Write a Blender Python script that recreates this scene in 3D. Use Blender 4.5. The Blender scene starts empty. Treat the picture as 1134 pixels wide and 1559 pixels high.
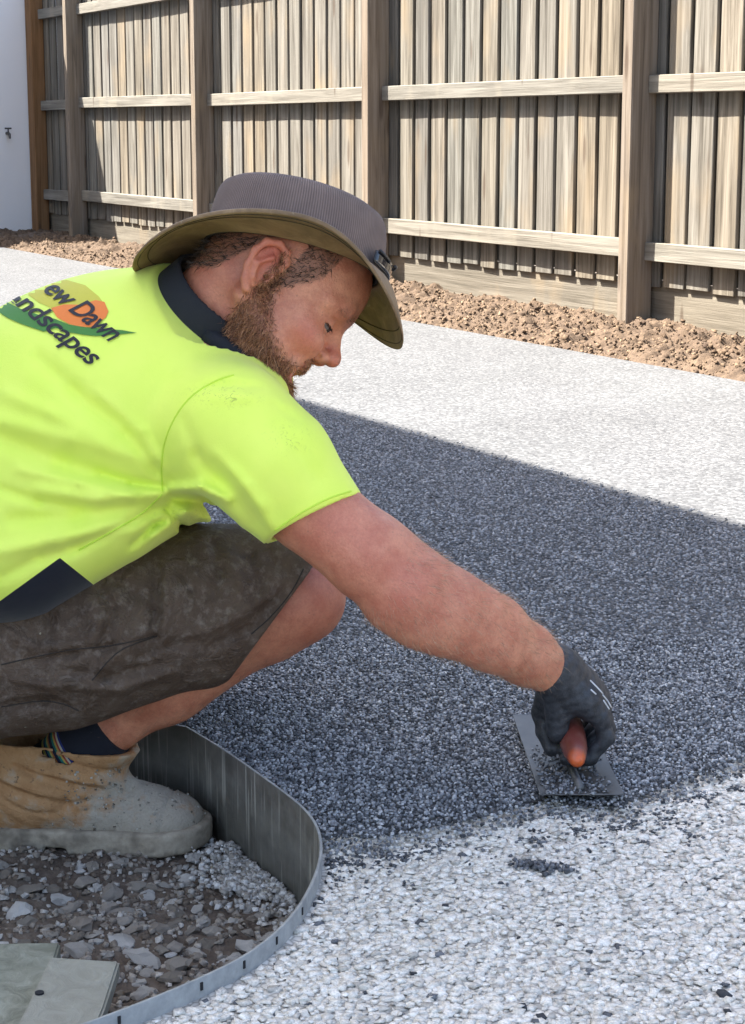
import bpy, bmesh, math, random
import numpy as np
from mathutils import Vector, Matrix
from mathutils.bvhtree import BVHTree

random.seed(7)
RNG = np.random.default_rng(11)
SC = bpy.context.scene
COL = SC.collection

# ------------------------------------------------------------------ camera
IMW, IMH, FPX = 1134.0, 1559.0, 2942.0          # photograph size and focal length in its pixels
HC = 0.80                                        # camera height above the finished paving
TH = math.atan((779.5 - 196.0) / FPX)            # pitch down
AL = math.atan(1559.0 / FPX * math.cos(TH))      # heading against the fence line
HEAD = np.array([-math.cos(AL), math.sin(AL), 0.0])
ZUP = np.array([0.0, 0.0, 1.0])
RGT = np.array([math.sin(AL), math.cos(AL), 0.0])
FWD = HEAD * math.cos(TH) - ZUP * math.sin(TH)
UPV = HEAD * math.sin(TH) + ZUP * math.cos(TH)
CPOS = np.array([0.0, 0.0, HC])
cam_d = bpy.data.cameras.new('camera')
cam_d.sensor_fit = 'HORIZONTAL'; cam_d.sensor_width = 36.0
cam_d.lens = 36.0 * FPX / IMW
cam_d.clip_start = 0.05; cam_d.clip_end = 1500
cam = bpy.data.objects.new('camera', cam_d); COL.objects.link(cam)
M = Matrix.Identity(4)
for i in range(3):
    M[i][0] = RGT[i]; M[i][1] = UPV[i]; M[i][2] = -FWD[i]; M[i][3] = CPOS[i]
cam.matrix_world = M
SC.camera = cam

# ------------------------------------------------------------------ light
SUN_EL = math.radians(55); SUN_AZ = math.radians(45)   # azimuth: from the left, towards the fence
LDIR = Vector((math.sin(SUN_AZ) * math.cos(SUN_EL), math.cos(SUN_AZ) * math.cos(SUN_EL), -math.sin(SUN_EL)))
wd = bpy.data.worlds.new('World'); SC.world = wd; wd.use_nodes = True
nt = wd.node_tree; nt.nodes.clear()
sky = nt.nodes.new('ShaderNodeTexSky'); sky.sky_type = 'NISHITA'; sky.sun_disc = False
sky.sun_elevation = SUN_EL; sky.sun_rotation = math.atan2(-LDIR.x, -LDIR.y)
sky.altitude = 50; sky.air_density = 1.0; sky.dust_density = 3.0; sky.ozone_density = 0.4
bg = nt.nodes.new('ShaderNodeBackground'); bg.inputs['Strength'].default_value = 0.106
wo = nt.nodes.new('ShaderNodeOutputWorld')
nt.links.new(sky.outputs[0], bg.inputs[0]); nt.links.new(bg.outputs[0], wo.inputs[0])
sun_d = bpy.data.lights.new('sun', 'SUN'); sun_d.energy = 5.0; sun_d.angle = math.radians(0.4)
sun_d.color = (1.0, 0.955, 0.88)
sun = bpy.data.objects.new('sun', sun_d); COL.objects.link(sun)
sun.rotation_euler = LDIR.to_track_quat('-Z', 'Y').to_euler(); sun.location = (-8, -8, 14)
SC.view_settings.view_transform = 'Standard'; SC.view_settings.look = 'None'
SC.view_settings.exposure = 2.28; SC.view_settings.gamma = 1.0
SC.view_settings.use_curve_mapping = False

# ------------------------------------------------------------------ helpers: pixels to places
def P(px, py, Z):
    """the place that stands Z metres before the camera and shows at photo pixel (px,py)"""
    return CPOS + FWD * Z + RGT * ((px - 567.0) / FPX * Z) - UPV * ((py - 779.5) / FPX * Z)
def ray(px, py):
    return FWD + RGT * ((px - 567.0) / FPX) - UPV * ((py - 779.5) / FPX)
def G(px, py, z=0.0):
    r = ray(px, py); return CPOS + r * ((z - CPOS[2]) / r[2])
def YP(px, py, y):
    r = ray(px, py); return CPOS + r * (y / r[1])
def V(x, y, z):
    """direction: right in the picture, down in the picture, away"""
    return RGT * x - UPV * y + FWD * z
def unit(v): v = np.asarray(v, float); return v / np.linalg.norm(v)

# ------------------------------------------------------------------ helpers: objects
def link(o, parent=None):
    COL.objects.link(o)
    if parent is not None: o.parent = parent
    return o
def tag(o, label=None, cat=None, group=None, kind=None):
    if label: o['label'] = label
    if cat: o['category'] = cat
    if group: o['group'] = group
    if kind: o['kind'] = kind
    return o
def empty(name, loc=(0, 0, 0), label=None, cat=None, group=None):
    o = bpy.data.objects.new(name, None); o.location = loc; o.empty_display_size = 0.1
    COL.objects.link(o); return tag(o, label, cat, group)
def mesh_np(name, v, f, mat=None, smooth=False):
    """mesh from numpy arrays; f is (n,3) or (n,4)"""
    me = bpy.data.meshes.new(name)
    v = np.asarray(v, np.float32); f = np.asarray(f, np.int32)
    k = f.shape[1]
    me.vertices.add(len(v)); me.vertices.foreach_set('co', v.ravel())
    me.loops.add(f.size); me.loops.foreach_set('vertex_index', f.ravel())
    me.polygons.add(len(f))
    me.polygons.foreach_set('loop_start', np.arange(0, f.size, k, dtype=np.int32))
    me.polygons.foreach_set('loop_total', np.full(len(f), k, np.int32))
    if smooth: me.polygons.foreach_set('use_smooth', np.ones(len(f), bool))
    me.update(calc_edges=True); me.validate()
    if mat: me.materials.append(mat)
    return me
def attr(me, name, data):
    data = np.asarray(data, np.float32)
    if data.ndim == 1:
        a = me.attributes.new(name, 'FLOAT', 'POINT'); a.data.foreach_set('value', data)
    else:
        a = me.attributes.new(name, 'FLOAT_COLOR', 'POINT')
        if data.shape[1] == 3: data = np.concatenate([data, np.ones((len(data), 1), np.float32)], 1)
        a.data.foreach_set('color', data.ravel())
def obj_world(name, me, parent=None):
    """object of a mesh given in world places; keeps them under a moved parent"""
    o = bpy.data.objects.new(name, me); link(o, parent)
    if parent is not None: o.matrix_parent_inverse = parent_inv(parent)
    return o
def world_of(p):
    m = Matrix.Translation(p.location) @ p.rotation_euler.to_matrix().to_4x4()
    return world_of(p.parent) @ p.matrix_parent_inverse @ m if p.parent is not None else m
def parent_inv(p): return world_of(p).inverted()
def bm_obj(name, bm, mat, parent=None, smooth=False):
    me = bpy.data.meshes.new(name); bm.normal_update(); bm.to_mesh(me); bm.free()
    if smooth:
        for p in me.polygons: p.use_smooth = True
    if mat: me.materials.append(mat)
    return obj_world(name, me, parent)
def box_mesh(name, sx, sy, sz, mat, bev=0.004, seg=1, jit=0.0, cuts=0, axis=2):
    bm = bmesh.new()
    bmesh.ops.create_cube(bm, size=1.0)
    bmesh.ops.scale(bm, vec=(sx, sy, sz), verts=bm.verts)
    if bev > 0: bmesh.ops.bevel(bm, geom=list(bm.edges), offset=bev, segments=seg, affect='EDGES', profile=0.6)
    if jit:
        for v in bm.verts: v.co += Vector((random.uniform(-jit, jit), random.uniform(-jit, jit), random.uniform(-jit, jit)))
    me = bpy.data.meshes.new(name); bm.to_mesh(me); bm.free()
    if mat: me.materials.append(mat)
    return me
def tube(bm, pts, r, n=8, cap=True):
    pts = [Vector(p) for p in pts]; rr = r if hasattr(r, '__len__') else [r] * len(pts)
    rings = []
    for i, p in enumerate(pts):
        t = (pts[min(i + 1, len(pts) - 1)] - pts[max(i - 1, 0)]).normalized()
        a = t.orthogonal().normalized() if i == 0 else (pa - t * pa.dot(t)).normalized()
        pa = a; b = t.cross(a)
        rings.append([bm.verts.new(p + (a * math.cos(2 * math.pi * k / n) + b * math.sin(2 * math.pi * k / n)) * rr[i]) for k in range(n)])
    for i in range(len(rings) - 1):
        for k in range(n):
            bm.faces.new((rings[i][k], rings[i][(k + 1) % n], rings[i + 1][(k + 1) % n], rings[i + 1][k]))
    if cap: bm.faces.new(rings[0][::-1]); bm.faces.new(rings[-1])

# ------------------------------------------------------------------ helpers: materials
class NT:
    def __init__(s, name):
        s.m = bpy.data.materials.new(name); s.m.use_nodes = True
        s.t = s.m.node_tree; s.t.nodes.clear()
        s.out = s.t.nodes.new('ShaderNodeOutputMaterial')
        s.b = s.t.nodes.new('ShaderNodeBsdfPrincipled')
        s.t.links.new(s.b.outputs[0], s.out.inputs[0])
    def n(s, typ, **kw):
        nd = s.t.nodes.new('ShaderNode' + typ)
        for k, v in kw.items(): setattr(nd, k, v)
        return nd
    def put(s, sock, val):
        if isinstance(val, bpy.types.NodeSocket): s.t.links.new(val, sock)
        elif isinstance(val, bpy.types.Node): s.t.links.new(val.outputs[0], sock)
        elif isinstance(val, tuple) and len(val) == 3 and sock.type == 'RGBA': sock.default_value = (*val, 1)
        else: sock.default_value = val
    def set(s, **kw):
        for k, v in kw.items(): s.put(s.b.inputs[k.replace('_', ' ')], v)
        return s
    def coord(s, kind='Object', scale=(1, 1, 1), rnd=0.0):
        c = s.n('TexCoord'); mp = s.n('Mapping'); mp.inputs['Scale'].default_value = scale
        s.t.links.new(c.outputs[kind], mp.inputs[0])
        if rnd:
            oi = s.n('ObjectInfo'); mu = s.n('Math', operation='MULTIPLY'); mu.inputs[1].default_value = rnd
            s.t.links.new(oi.outputs['Random'], mu.inputs[0]); cb = s.n('CombineXYZ')
            for k in range(3): s.t.links.new(mu.outputs[0], cb.inputs[k])
            s.t.links.new(cb.outputs[0], mp.inputs['Location'])
        return mp.outputs[0]
    def pos(s, scale=(1, 1, 1)):
        c = s.n('NewGeometry'); mp = s.n('Mapping'); mp.inputs['Scale'].default_value = scale
        s.t.links.new(c.outputs['Position'], mp.inputs[0]); return mp.outputs[0]
    def noise(s, vec, scale, detail=4.0, rough=0.55, dist=0.0):
        nd = s.n('TexNoise'); s.put(nd.inputs['Vector'], vec)
        nd.inputs['Scale'].default_value = scale; nd.inputs['Detail'].default_value = detail
        nd.inputs['Roughness'].default_value = rough; nd.inputs['Distortion'].default_value = dist
        return nd.outputs['Fac']
    def vor(s, vec, scale, feature='F1', rand=1.0):
        nd = s.n('TexVoronoi', feature=feature); s.put(nd.inputs['Vector'], vec)
        nd.inputs['Scale'].default_value = scale; nd.inputs['Randomness'].default_value = rand
        return nd
    def ramp(s, fac, stops, interp='LINEAR'):
        nd = s.n('ValToRGB'); cr = nd.color_ramp; cr.interpolation = interp
        while len(cr.elements) < len(stops): cr.elements.new(0.5)
        for e, (p, c) in zip(cr.elements, stops):
            e.position = p
            e.color = (c, c, c, 1) if not hasattr(c, '__len__') else (*c, 1)
        s.put(nd.inputs[0], fac); return nd.outputs[0]
    def mix(s, fac, a, b, mode='MIX'):
        nd = s.n('Mix', data_type='RGBA', blend_type=mode)
        s.put(nd.inputs[0], fac); s.put(nd.inputs[6], a); s.put(nd.inputs[7], b); return nd.outputs[2]
    def math(s, op, a, b=0.0, clamp=False):
        nd = s.n('Math', operation=op, use_clamp=clamp); s.put(nd.inputs[0], a); s.put(nd.inputs[1], b); return nd.outputs[0]
    def att(s, name, col=True):
        nd = s.n('Attribute', attribute_name=name); return nd.outputs['Color'] if col else nd.outputs['Fac']
    def rnd(s):
        return s.n('ObjectInfo').outputs['Random']
    def bump(s, h, strength=0.3, dist=0.01, prev=None):
        nd = s.n('Bump'); nd.inputs['Strength'].default_value = strength; nd.inputs['Distance'].default_value = dist
        s.put(nd.inputs['Height'], h)
        if prev is not None: s.put(nd.inputs['Normal'], prev)
        s.put(s.b.inputs['Normal'], nd.outputs[0]); return nd.outputs[0]

MAT = {}
def wood(name, dark, mid, light, axis=2, tint=0.8, streak=(0.30, 0.22, 0.13)):
    k = NT(name)
    sc = [14, 14, 14]; sc[axis] = 0.55
    c = k.coord('Object', tuple(sc), rnd=37.0)
    g = k.noise(c, 3.0, 6, 0.62, 0.6)
    sc2 = [60, 60, 60]; sc2[axis] = 1.2
    c2 = k.coord('Object', tuple(sc2), rnd=91.0)
    fine = k.noise(c2, 3.0, 4, 0.6)
    col = k.ramp(g, [(0.30, dark), (0.47, mid), (0.66, light)])
    col = k.mix(k.math('MULTIPLY', fine, 0.55), col, k.mix(1.0, col, (0.52, 0.47, 0.42), 'MULTIPLY'))
    # board to board tint and a few warm or greenish stained boards
    r = k.rnd()
    col = k.mix(tint, col, k.mix(1.0, col, k.ramp(r, [(0.0, (0.72, 0.70, 0.66)), (0.3, (1.1, 1.04, 0.94)), (0.55, (0.88, 0.90, 0.86)), (0.75, (1.18, 1.02, 0.80)), (1.0, (1.0, 1.0, 0.98))]), 'MULTIPLY'))
    big = k.noise(k.coord('Object', (2.5, 2.5, 1.1), rnd=53.0), 1.6, 3, 0.5)
    col = k.mix(k.ramp(big, [(0.55, 0.0), (0.75, 0.55)]), col, streak)
    kn = k.vor(k.coord('Object', (9, 9, 1.6), rnd=17.0), 1.0)
    knm = k.ramp(kn.outputs['Distance'], [(0.0, 1.0), (0.09, 0.8), (0.15, 0.0)])
    col = k.mix(k.math('MULTIPLY', knm, 0.75), col, (0.07, 0.045, 0.03))
    k.set(Base_Color=col, Roughness=0.86); k.b.inputs['Specular IOR Level'].default_value = 0.2
    k.bump(k.math('ADD', g, k.math('MULTIPLY', fine, 0.8)), 0.5, 0.004)
    return k.m
MAT['paling'] = wood('weathered_paling', (0.075, 0.069, 0.060), (0.160, 0.152, 0.137), (0.265, 0.257, 0.238))
MAT['rail'] = wood('weathered_rail', (0.13, 0.121, 0.104), (0.215, 0.204, 0.178), (0.29, 0.278, 0.247), axis=0, tint=0.35, streak=(0.33, 0.29, 0.22))
MAT['plinth'] = wood('plinth_timber', (0.125, 0.111, 0.088), (0.195, 0.175, 0.142), (0.26, 0.237, 0.195), axis=0, tint=0.3)
MAT['post'] = wood('post_timber', (0.12, 0.096, 0.074), (0.21, 0.172, 0.135), (0.29, 0.245, 0.20), tint=0.3)
MAT['orange_post'] = wood('fresh_orange_post', (0.145, 0.078, 0.035), (0.235, 0.128, 0.06), (0.31, 0.18, 0.09), tint=0.2, streak=(0.30, 0.15, 0.06))

def render_wall(name, col, col2):
    k = NT(name); c = k.coord('Object')
    n1 = k.noise(c, 0.9, 4, 0.6); n2 = k.noise(c, 160, 3, 0.6)
    k.set(Base_Color=k.mix(k.ramp(n1, [(0.3, 0.0), (0.75, 1.0)]), col, col2), Roughness=0.9)
    k.bump(n2, 0.25, 0.003); return k.m
MAT['render'] = render_wall('pale_render', (0.86, 0.83, 0.80), (0.80, 0.775, 0.75))
MAT['render_main'] = render_wall('cream_render', (0.72, 0.70, 0.66), (0.66, 0.64, 0.60))

def aggregate(name, stops, size, dark_gap=0.35, soft=(1, 1, 1), wet=0.85, big=None):
    k = NT(name); c = k.pos()
    v = k.vor(c, 1.0 / size); e = k.vor(c, 1.0 / size, 'DISTANCE_TO_EDGE')
    sep = k.n('SeparateColor'); k.put(sep.inputs[0], v.outputs['Color'])
    col = k.ramp(sep.outputs[0], stops)
    gap = k.ramp(e.outputs['Distance'], [(0.0, dark_gap), (0.16, 1.0)])
    col = k.mix(1.0, col, gap, 'MULTIPLY')
    n = k.noise(c, 1.7, 4, 0.6)
    col = k.mix(1.0, col, k.ramp(n, [(0.3, 0.9), (0.7, 1.08)]), 'MULTIPLY')
    k.set(Base_Color=col, Roughness=wet); k.b.inputs['Specular IOR Level'].default_value = 0.12
    k.bump(k.math('SUBTRACT', k.ramp(e.outputs['Distance'], [(0.0, 0.0), (0.3, 1.0)]), k.math('MULTIPLY', sep.outputs[1], 0.5)), 0.22, size * 0.3)
    return k.m
DARKSTOPS = [(0.0, (0.032, 0.033, 0.036)), (0.28, (0.105, 0.108, 0.115)), (0.55, (0.21, 0.214, 0.224)), (0.80, (0.33, 0.335, 0.344)), (1.0, (0.54, 0.535, 0.525))]
MAT['dark_agg'] = aggregate('grey_pebble_paving', [(0.0, (0.070, 0.0705, 0.072)), (0.3, (0.096, 0.097, 0.099)), (0.7, (0.126, 0.127, 0.129)), (1.0, (0.175, 0.175, 0.173))], 0.0075, 0.86)
MAT['white_agg'] = aggregate('white_base_coat', [(0.0, (0.36, 0.33, 0.285)), (0.5, (0.56, 0.515, 0.445)), (1.0, (0.70, 0.65, 0.57))], 0.011, 0.5, wet=0.7)
def chipmat(name, rough=0.5, spec=0.4):
    k = NT(name); c = k.att('tone')
    n = k.noise(k.pos(), 400, 2, 0.5)
    k.set(Base_Color=k.mix(1.0, c, k.ramp(n, [(0.3, 0.75), (0.7, 1.15)]), 'MULTIPLY'), Roughness=rough)
    k.b.inputs['Specular IOR Level'].default_value = spec; return k.m
MAT['chip'] = chipmat('pebble_chips', 0.5, 0.35)
MAT['chip_matte'] = chipmat('dusty_chips', 0.8, 0.25)
def soil(name, a, b, c3, sc=60):
    k = NT(name); c = k.pos()
    n = k.noise(c, sc, 6, 0.7); n2 = k.noise(c, 5, 4, 0.6)
    col = k.ramp(n, [(0.3, a), (0.55, b), (0.75, c3)])
    col = k.mix(k.ramp(n2, [(0.35, 0.0), (0.7, 0.5)]), col, a)
    k.set(Base_Color=col, Roughness=0.95); k.bump(n, 0.7, 0.012); return k.m
MAT['soil_orange'] = soil('orange_sandy_soil', (0.055, 0.034, 0.020), (0.118, 0.077, 0.046), (0.185, 0.128, 0.078))
MAT['soil_dark'] = soil('dark_earth', (0.075, 0.052, 0.036), (0.155, 0.115, 0.083), (0.27, 0.215, 0.165), 45)
MAT['ground'] = soil('ground_earth', (0.10, 0.08, 0.06), (0.16, 0.13, 0.10), (0.22, 0.18, 0.14), 8)
# ================================================================== the setting
def sheet(name, pts2, z, mat, kind='structure', thick=0.0):
    bm = bmesh.new()
    vs = [bm.verts.new((p[0], p[1], z)) for p in pts2]
    f = bm.faces.new(vs); bm.normal_update()
    if sum((pts2[i][0] * pts2[(i + 1) % len(pts2)][1] - pts2[(i + 1) % len(pts2)][0] * pts2[i][1]) for i in range(len(pts2))) < 0:
        f.normal_flip()
    if thick:
        r = bmesh.ops.extrude_face_region(bm, geom=[f])
        for v in r['geom']:
            if isinstance(v, bmesh.types.BMVert): v.co.z -= 0
        low = [v for v in vs]
        for v in low: v.co.z -= thick
    bm.normal_update()
    bmesh.ops.triangulate(bm, faces=bm.faces)
    o = bm_obj(name, bm, mat); o['kind'] = kind
    return o

YPOST = float(G(952, 492)[1])           # plane of the post fronts
YF = YPOST + 0.125                      # plane of the paling faces
YEDGE = float(G(800, 516)[1])           # far edge of the paving
XWALL = float(YP(61, 196, YF)[0])       # where the side wall meets the fence

# garden pit outline (paving level), far side first, then round the bend to the near side
PITPX = [(-420, 1040), (-200, 1055), (40, 1078), (170, 1090), (285, 1110), (345, 1146), (410, 1192), (456, 1226), (480, 1252), (491, 1280), (491, 1310),
         (480, 1346), (458, 1386), (425, 1424), (375, 1462), (310, 1494), (230, 1528), (140, 1562), (0, 1612), (-220, 1690)]
def smooth_line(pts, it=2):
    pts = [np.array(p, float) for p in pts]
    for _ in range(it):
        q = [pts[0]]
        for a, b in zip(pts[:-1], pts[1:]): q += [a * 0.75 + b * 0.25, a * 0.25 + b * 0.75]
        pts = q + [pts[-1]]
    return pts
PIT = [G(*p)[:2] for p in PITPX]
PIT = PIT[:4] + smooth_line(PIT[4:], 2)
i_rag = min(range(len(PIT)), key=lambda i: np.linalg.norm(PIT[i] - G(491, 1290)[:2]))
ZB = -0.016                              # white base coat lies a stone's depth lower
PIT_Z = -0.125

g = sheet('ground', [(-300, -300), (300, -300), (300, 300), (-300, 300)], -0.2, MAT['ground'])

# ragged front of the freshly laid stone
RAGPX = [(491, 1290), (520, 1282), (570, 1290), (640, 1275), (700, 1262), (760, 1252), (800, 1236), (850, 1226), (905, 1236), (955, 1240), (985, 1222), (1030, 1205), (1075, 1190), (1134, 1165), (1250, 1110), (1420, 1050)]
rag = smooth_line([G(*p)[:2] for p in RAGPX], 2)
rag2 = []
for a, b in zip(rag[:-1], rag[1:]):
    n = max(2, int(np.linalg.norm(b - a) / 0.012))
    for k in range(n):
        rag2.append(a + (b - a) * k / n + RNG.normal(0, 0.004, 2))
RAG = [np.array(rag[0])] + rag2[1:] + [np.array(rag[-1])]
xe = 14.0
dark_poly = [np.array(p) for p in PIT[:i_rag + 1]] + [np.array(q) for q in rag[1:]] + [np.array([RAG[-1][0] - 0.6, YEDGE]), np.array([XWALL + 0.02, YEDGE]), np.array([XWALL + 0.02, PIT[0][1]])]
rag_in = [np.array(q) + HEAD[:2] * 0.058 for q in rag]
i_in = min(range(len(PIT)), key=lambda i: np.linalg.norm(PIT[i] - rag_in[0]))
paving_poly = [np.array(p) for p in PIT[:i_in + 1]] + rag_in[1:] + dark_poly[-3:]
o = sheet("paving", paving_poly, -0.0125, MAT['dark_agg'])
white_poly = [np.array(p) for p in PIT] + [np.array([PIT[-1][0] + 0.2, -1.4]), np.array([xe, -1.4]), np.array([xe, YEDGE - 0.05]), np.array([XWALL + 0.5, YEDGE - 0.05]), np.array([XWALL + 0.5, PIT[0][1]])]
o = sheet('base_coat', white_poly, ZB, MAT['white_agg'])

# ---- loose and bedded chips as one mesh
def point_in(poly, x, y):
    poly = np.asarray(poly); ins = np.zeros(len(x), bool)
    j = len(poly) - 1
    for i in range(len(poly)):
        xi, yi = poly[i]; xj, yj = poly[j]
        c = ((yi > y) != (yj > y)) & (x < (xj - xi) * (y - yi) / (yj - yi + 1e-12) + xi)
        ins ^= c; j = i
    return ins
def seg_dist(poly, x, y):
    d = np.full(len(x), 9e9); p = np.stack([x, y], 1)
    for a, b in zip(poly[:-1], poly[1:]):
        ab = b - a; t = np.clip(((p - a) @ ab) / (ab @ ab + 1e-12), 0, 1)
        d = np.minimum(d, np.linalg.norm(p - a - t[:, None] * ab, axis=1))
    return d
CUBE = np.array([[x, y, z] for x in (-1, 1) for y in (-1, 1) for z in (-1, 1)], float) * 0.62
CUBEF = np.array([[0, 1, 3, 2], [4, 6, 7, 5], [0, 4, 5, 1], [2, 3, 7, 6], [1, 5, 7, 3]])   # no face underneath
def chips_mesh(name, c, size, tone, mat, flat=0.7, jit=0.28, tilt=0.5, low=None):
    """c (n,3) centres, size (n,), tone (n,3): angular stones, six faces each"""
    n = len(c)
    v = CUBE[None] + RNG.uniform(-jit, jit, (n, 8, 3))
    v *= size[:, None, None] * np.stack([RNG.uniform(0.75, 1.25, n), RNG.uniform(0.7, 1.1, n), RNG.uniform(flat * 0.8, flat * 1.15, n)], 1)[:, None]
    low = np.ones(n) if low is None else low
    v[..., 2] *= low[:, None]
    az = RNG.uniform(0, 2 * np.pi, n); tx = RNG.normal(0, tilt, n) * low
    ca, sa, ct, st = np.cos(az), np.sin(az), np.cos(tx), np.sin(tx)
    y, z = v[..., 1] * ct[:, None] - v[..., 2] * st[:, None], v[..., 1] * st[:, None] + v[..., 2] * ct[:, None]
    x = v[..., 0]
    v = np.stack([x * ca[:, None] - y * sa[:, None], x * sa[:, None] + y * ca[:, None], z], -1) + c[:, None]
    f = (CUBEF[None] + (np.arange(n) * 8)[:, None, None]).reshape(-1, 4)
    me = mesh_np(name, v.reshape(-1, 3), f, mat)
    attr(me, 'tone', np.repeat(tone, 8, 0))
    return me
def tones(n, stops, r=None):
    r = RNG.random(n) if r is None else r
    xs = [s[0] for s in stops]; cs = np.array([s[1] for s in stops])
    return np.stack([np.interp(r, xs, cs[:, k]) for k in range(3)], 1)
def frustum_pts(pitch, z0, z1, z, mx=170, jit=0.45):
    """jittered grid over the ground seen between depths z0 and z1 (with a margin to each side)"""
    a = np.array([G(-mx, 196 + FPX * HC / z0)[:2], G(1134 + mx, 196 + FPX * HC / z0)[:2], G(1134 + mx, 196 + FPX * HC / z1)[:2], G(-mx, 196 + FPX * HC / z1)[:2]])
    lo, hi = a.min(0), a.max(0)
    gx, gy = np.meshgrid(np.arange(lo[0], hi[0], pitch), np.arange(lo[1], hi[1], pitch))
    x = gx.ravel() + RNG.uniform(-jit, jit, gx.size) * pitch; y = gy.ravel() + RNG.uniform(-jit, jit, gx.size) * pitch
    m = point_in(a, x, y)
    return x[m], y[m]
zones = [frustum_pts(pt_, a_, b_, 0) for pt_, a_, b_ in ((0.0047, 1.9, 3.05), (0.0080, 3.05, 6.2))]
x = np.concatenate([q[0] for q in zones]); y = np.concatenate([q[1] for q in zones])
grow = np.concatenate([np.full(len(q[0]), g_) for q, g_ in zip(zones, (1.0, 1.3))])
m = point_in(dark_poly, x, y)
ragd = seg_dist(RAG, x, y)
pitd = seg_dist([np.array(p) for p in PIT], x, y)
whitem = point_in(white_poly, x, y) & ~m & (ragd < 0.16)
clump = np.sin(x * 61 + np.sin(y * 43) * 2) * np.sin(y * 57 + np.sin(x * 39) * 2)
thin = m & (ragd < 0.06) & (RNG.random(len(x)) > 0.40 + 0.35 * clump + ragd * 10)     # the layer frays towards its front
spill = whitem & (RNG.random(len(x)) < np.exp(-ragd / 0.034) * (0.30 + 0.95 * clump) * (1 + 1.1 * np.exp(-np.hypot(x - rag[0][0], y - rag[0][1]) / 0.09)))
keep = ((m & ~thin) | spill) & (pitd > 0.003)
zc = -x * math.cos(AL) + y * math.sin(AL); keep &= RNG.random(len(x)) < np.clip((6.2 - zc) / 1.2, 0, 1) * np.clip((float(G(800, 702)[1]) + 0.02 - y) / 0.12, 0, 1)
x, y, ragd, isin, grow = x[keep], y[keep], ragd[keep], m[keep], grow[keep]
n = len(x)
lay = np.where(isin, np.clip(ragd / 0.035, 0, 1), 0)
zz = np.where(isin, ZB + 0.003 + lay * (0.0125 - 0.003) + RNG.uniform(-0.0012, 0.0014, n), ZB + 0.0022)
size = RNG.uniform(0.0018, 0.0034, n) * grow
r = RNG.random(n) ** np.where(ragd < 0.05, 1.25, 1.0)
r = np.where(~isin, r * 0.42, r); r = np.where(grow > 1.2, 0.5 + (r - 0.5) * 0.72, r)
o = obj_world('pebble_chips', chips_mesh('pebble_chips', np.stack([x, y, zz], 1), size, tones(n, DARKSTOPS, r), MAT['chip'], low=np.where(grow > 2, .30, np.where(grow > 1.2, .70, 1.0))))
tag(o, 'blue grey and black pebbles bedded in the freshly trowelled paving', 'pebbles', kind='stuff')
# white base stones
x, y = frustum_pts(0.0066, 1.5, 2.62, ZB, 130)
m = point_in(white_poly, x, y) & ~(point_in(dark_poly, x, y) & (seg_dist(RAG, x, y) > 0.06)) & (seg_dist([np.array(p) for p in PIT], x, y) > 0.006)
holes = np.sin(x * 93 + np.sin(y * 71) * 2.2) * np.sin(y * 101 + np.sin(x * 67) * 2.1)
m &= ~((holes > 0.45) & (RNG.random(len(x)) < 0.6))
x, y = x[m], y[m]; n = len(x)
WS = [(0.0, (0.42, 0.39, 0.34)), (0.12, (0.64, 0.59, 0.51)), (0.6, (0.76, 0.705, 0.61)), (1.0, (0.84, 0.79, 0.70))]
t = tones(n, WS); dk = RNG.random(n) < 0.012; t[dk] = tones(int(dk.sum()), DARKSTOPS, RNG.random(int(dk.sum())) * 0.5)
o = obj_world('white_stone_chips', chips_mesh('white_stone_chips', np.stack([x, y, np.full(n, ZB + 0.0005) + RNG.uniform(-0.001, 0.0018, n)], 1), RNG.uniform(0.0030, 0.0082, n), t, MAT['chip_matte'], flat=0.32, tilt=0.15, jit=0.30))
tag(o, 'rough white stones of the uncoated base in the foreground', 'pebbles', kind='stuff')
# dark clot of stones lying apart on the white base
cx, cy = G(828, 1326, ZB)[:2]
n = 120; a = RNG.normal(0, 1, (n, 2))
c = np.stack([cx + a[:, 0] * 0.006 + a[:, 1] * 0.013, cy + a[:, 1] * 0.011 - a[:, 0] * 0.005, ZB + 0.004 + np.abs(RNG.normal(0, 0.002, n))], 1)
o = obj_world('stone_clot', chips_mesh('stone_clot', c, RNG.uniform(0.0026, 0.004, n), tones(n, DARKSTOPS, RNG.random(n) * 0.5), MAT['chip']))
tag(o, 'small dark clot of spilled pebbles alone on the white base', 'pebbles', kind='stuff')

# ---- fence strip of orange soil with clods
def hnoise(x, y, seed=0):
    r = np.random.default_rng(seed); s = 0
    for f, a in ((3.1, .35), (7.3, .3), (15, .25), (33, .2), (71, .12), (130, .06)):
        for _ in range(3):
            th = r.uniform(0, 6.28); ph = r.uniform(0, 6.28)
            s = s + a / 1.7 * np.sin((x * np.cos(th) + y * np.sin(th)) * f + ph + 1.3 * np.sin((y * np.cos(th) - x * np.sin(th)) * f * .7 + ph))
    return s
def grid_mesh(name, x0, x1, y0, y1, step, hf, mat, warp=None):
    nx, ny = int((x1 - x0) / step) + 1, int((y1 - y0) / step) + 1
    X, Y = np.meshgrid(np.linspace(x0, x1, nx), np.linspace(y0, y1, ny))
    Z = hf(X, Y)
    v = np.stack([X.ravel(), Y.ravel(), Z.ravel()], 1)
    i = (np.arange(ny - 1)[:, None] * nx + np.arange(nx - 1)[None]).ravel()
    return mesh_np(name, v, np.stack([i, i + 1, i + nx + 1, i + nx], 1), mat, True)
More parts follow.
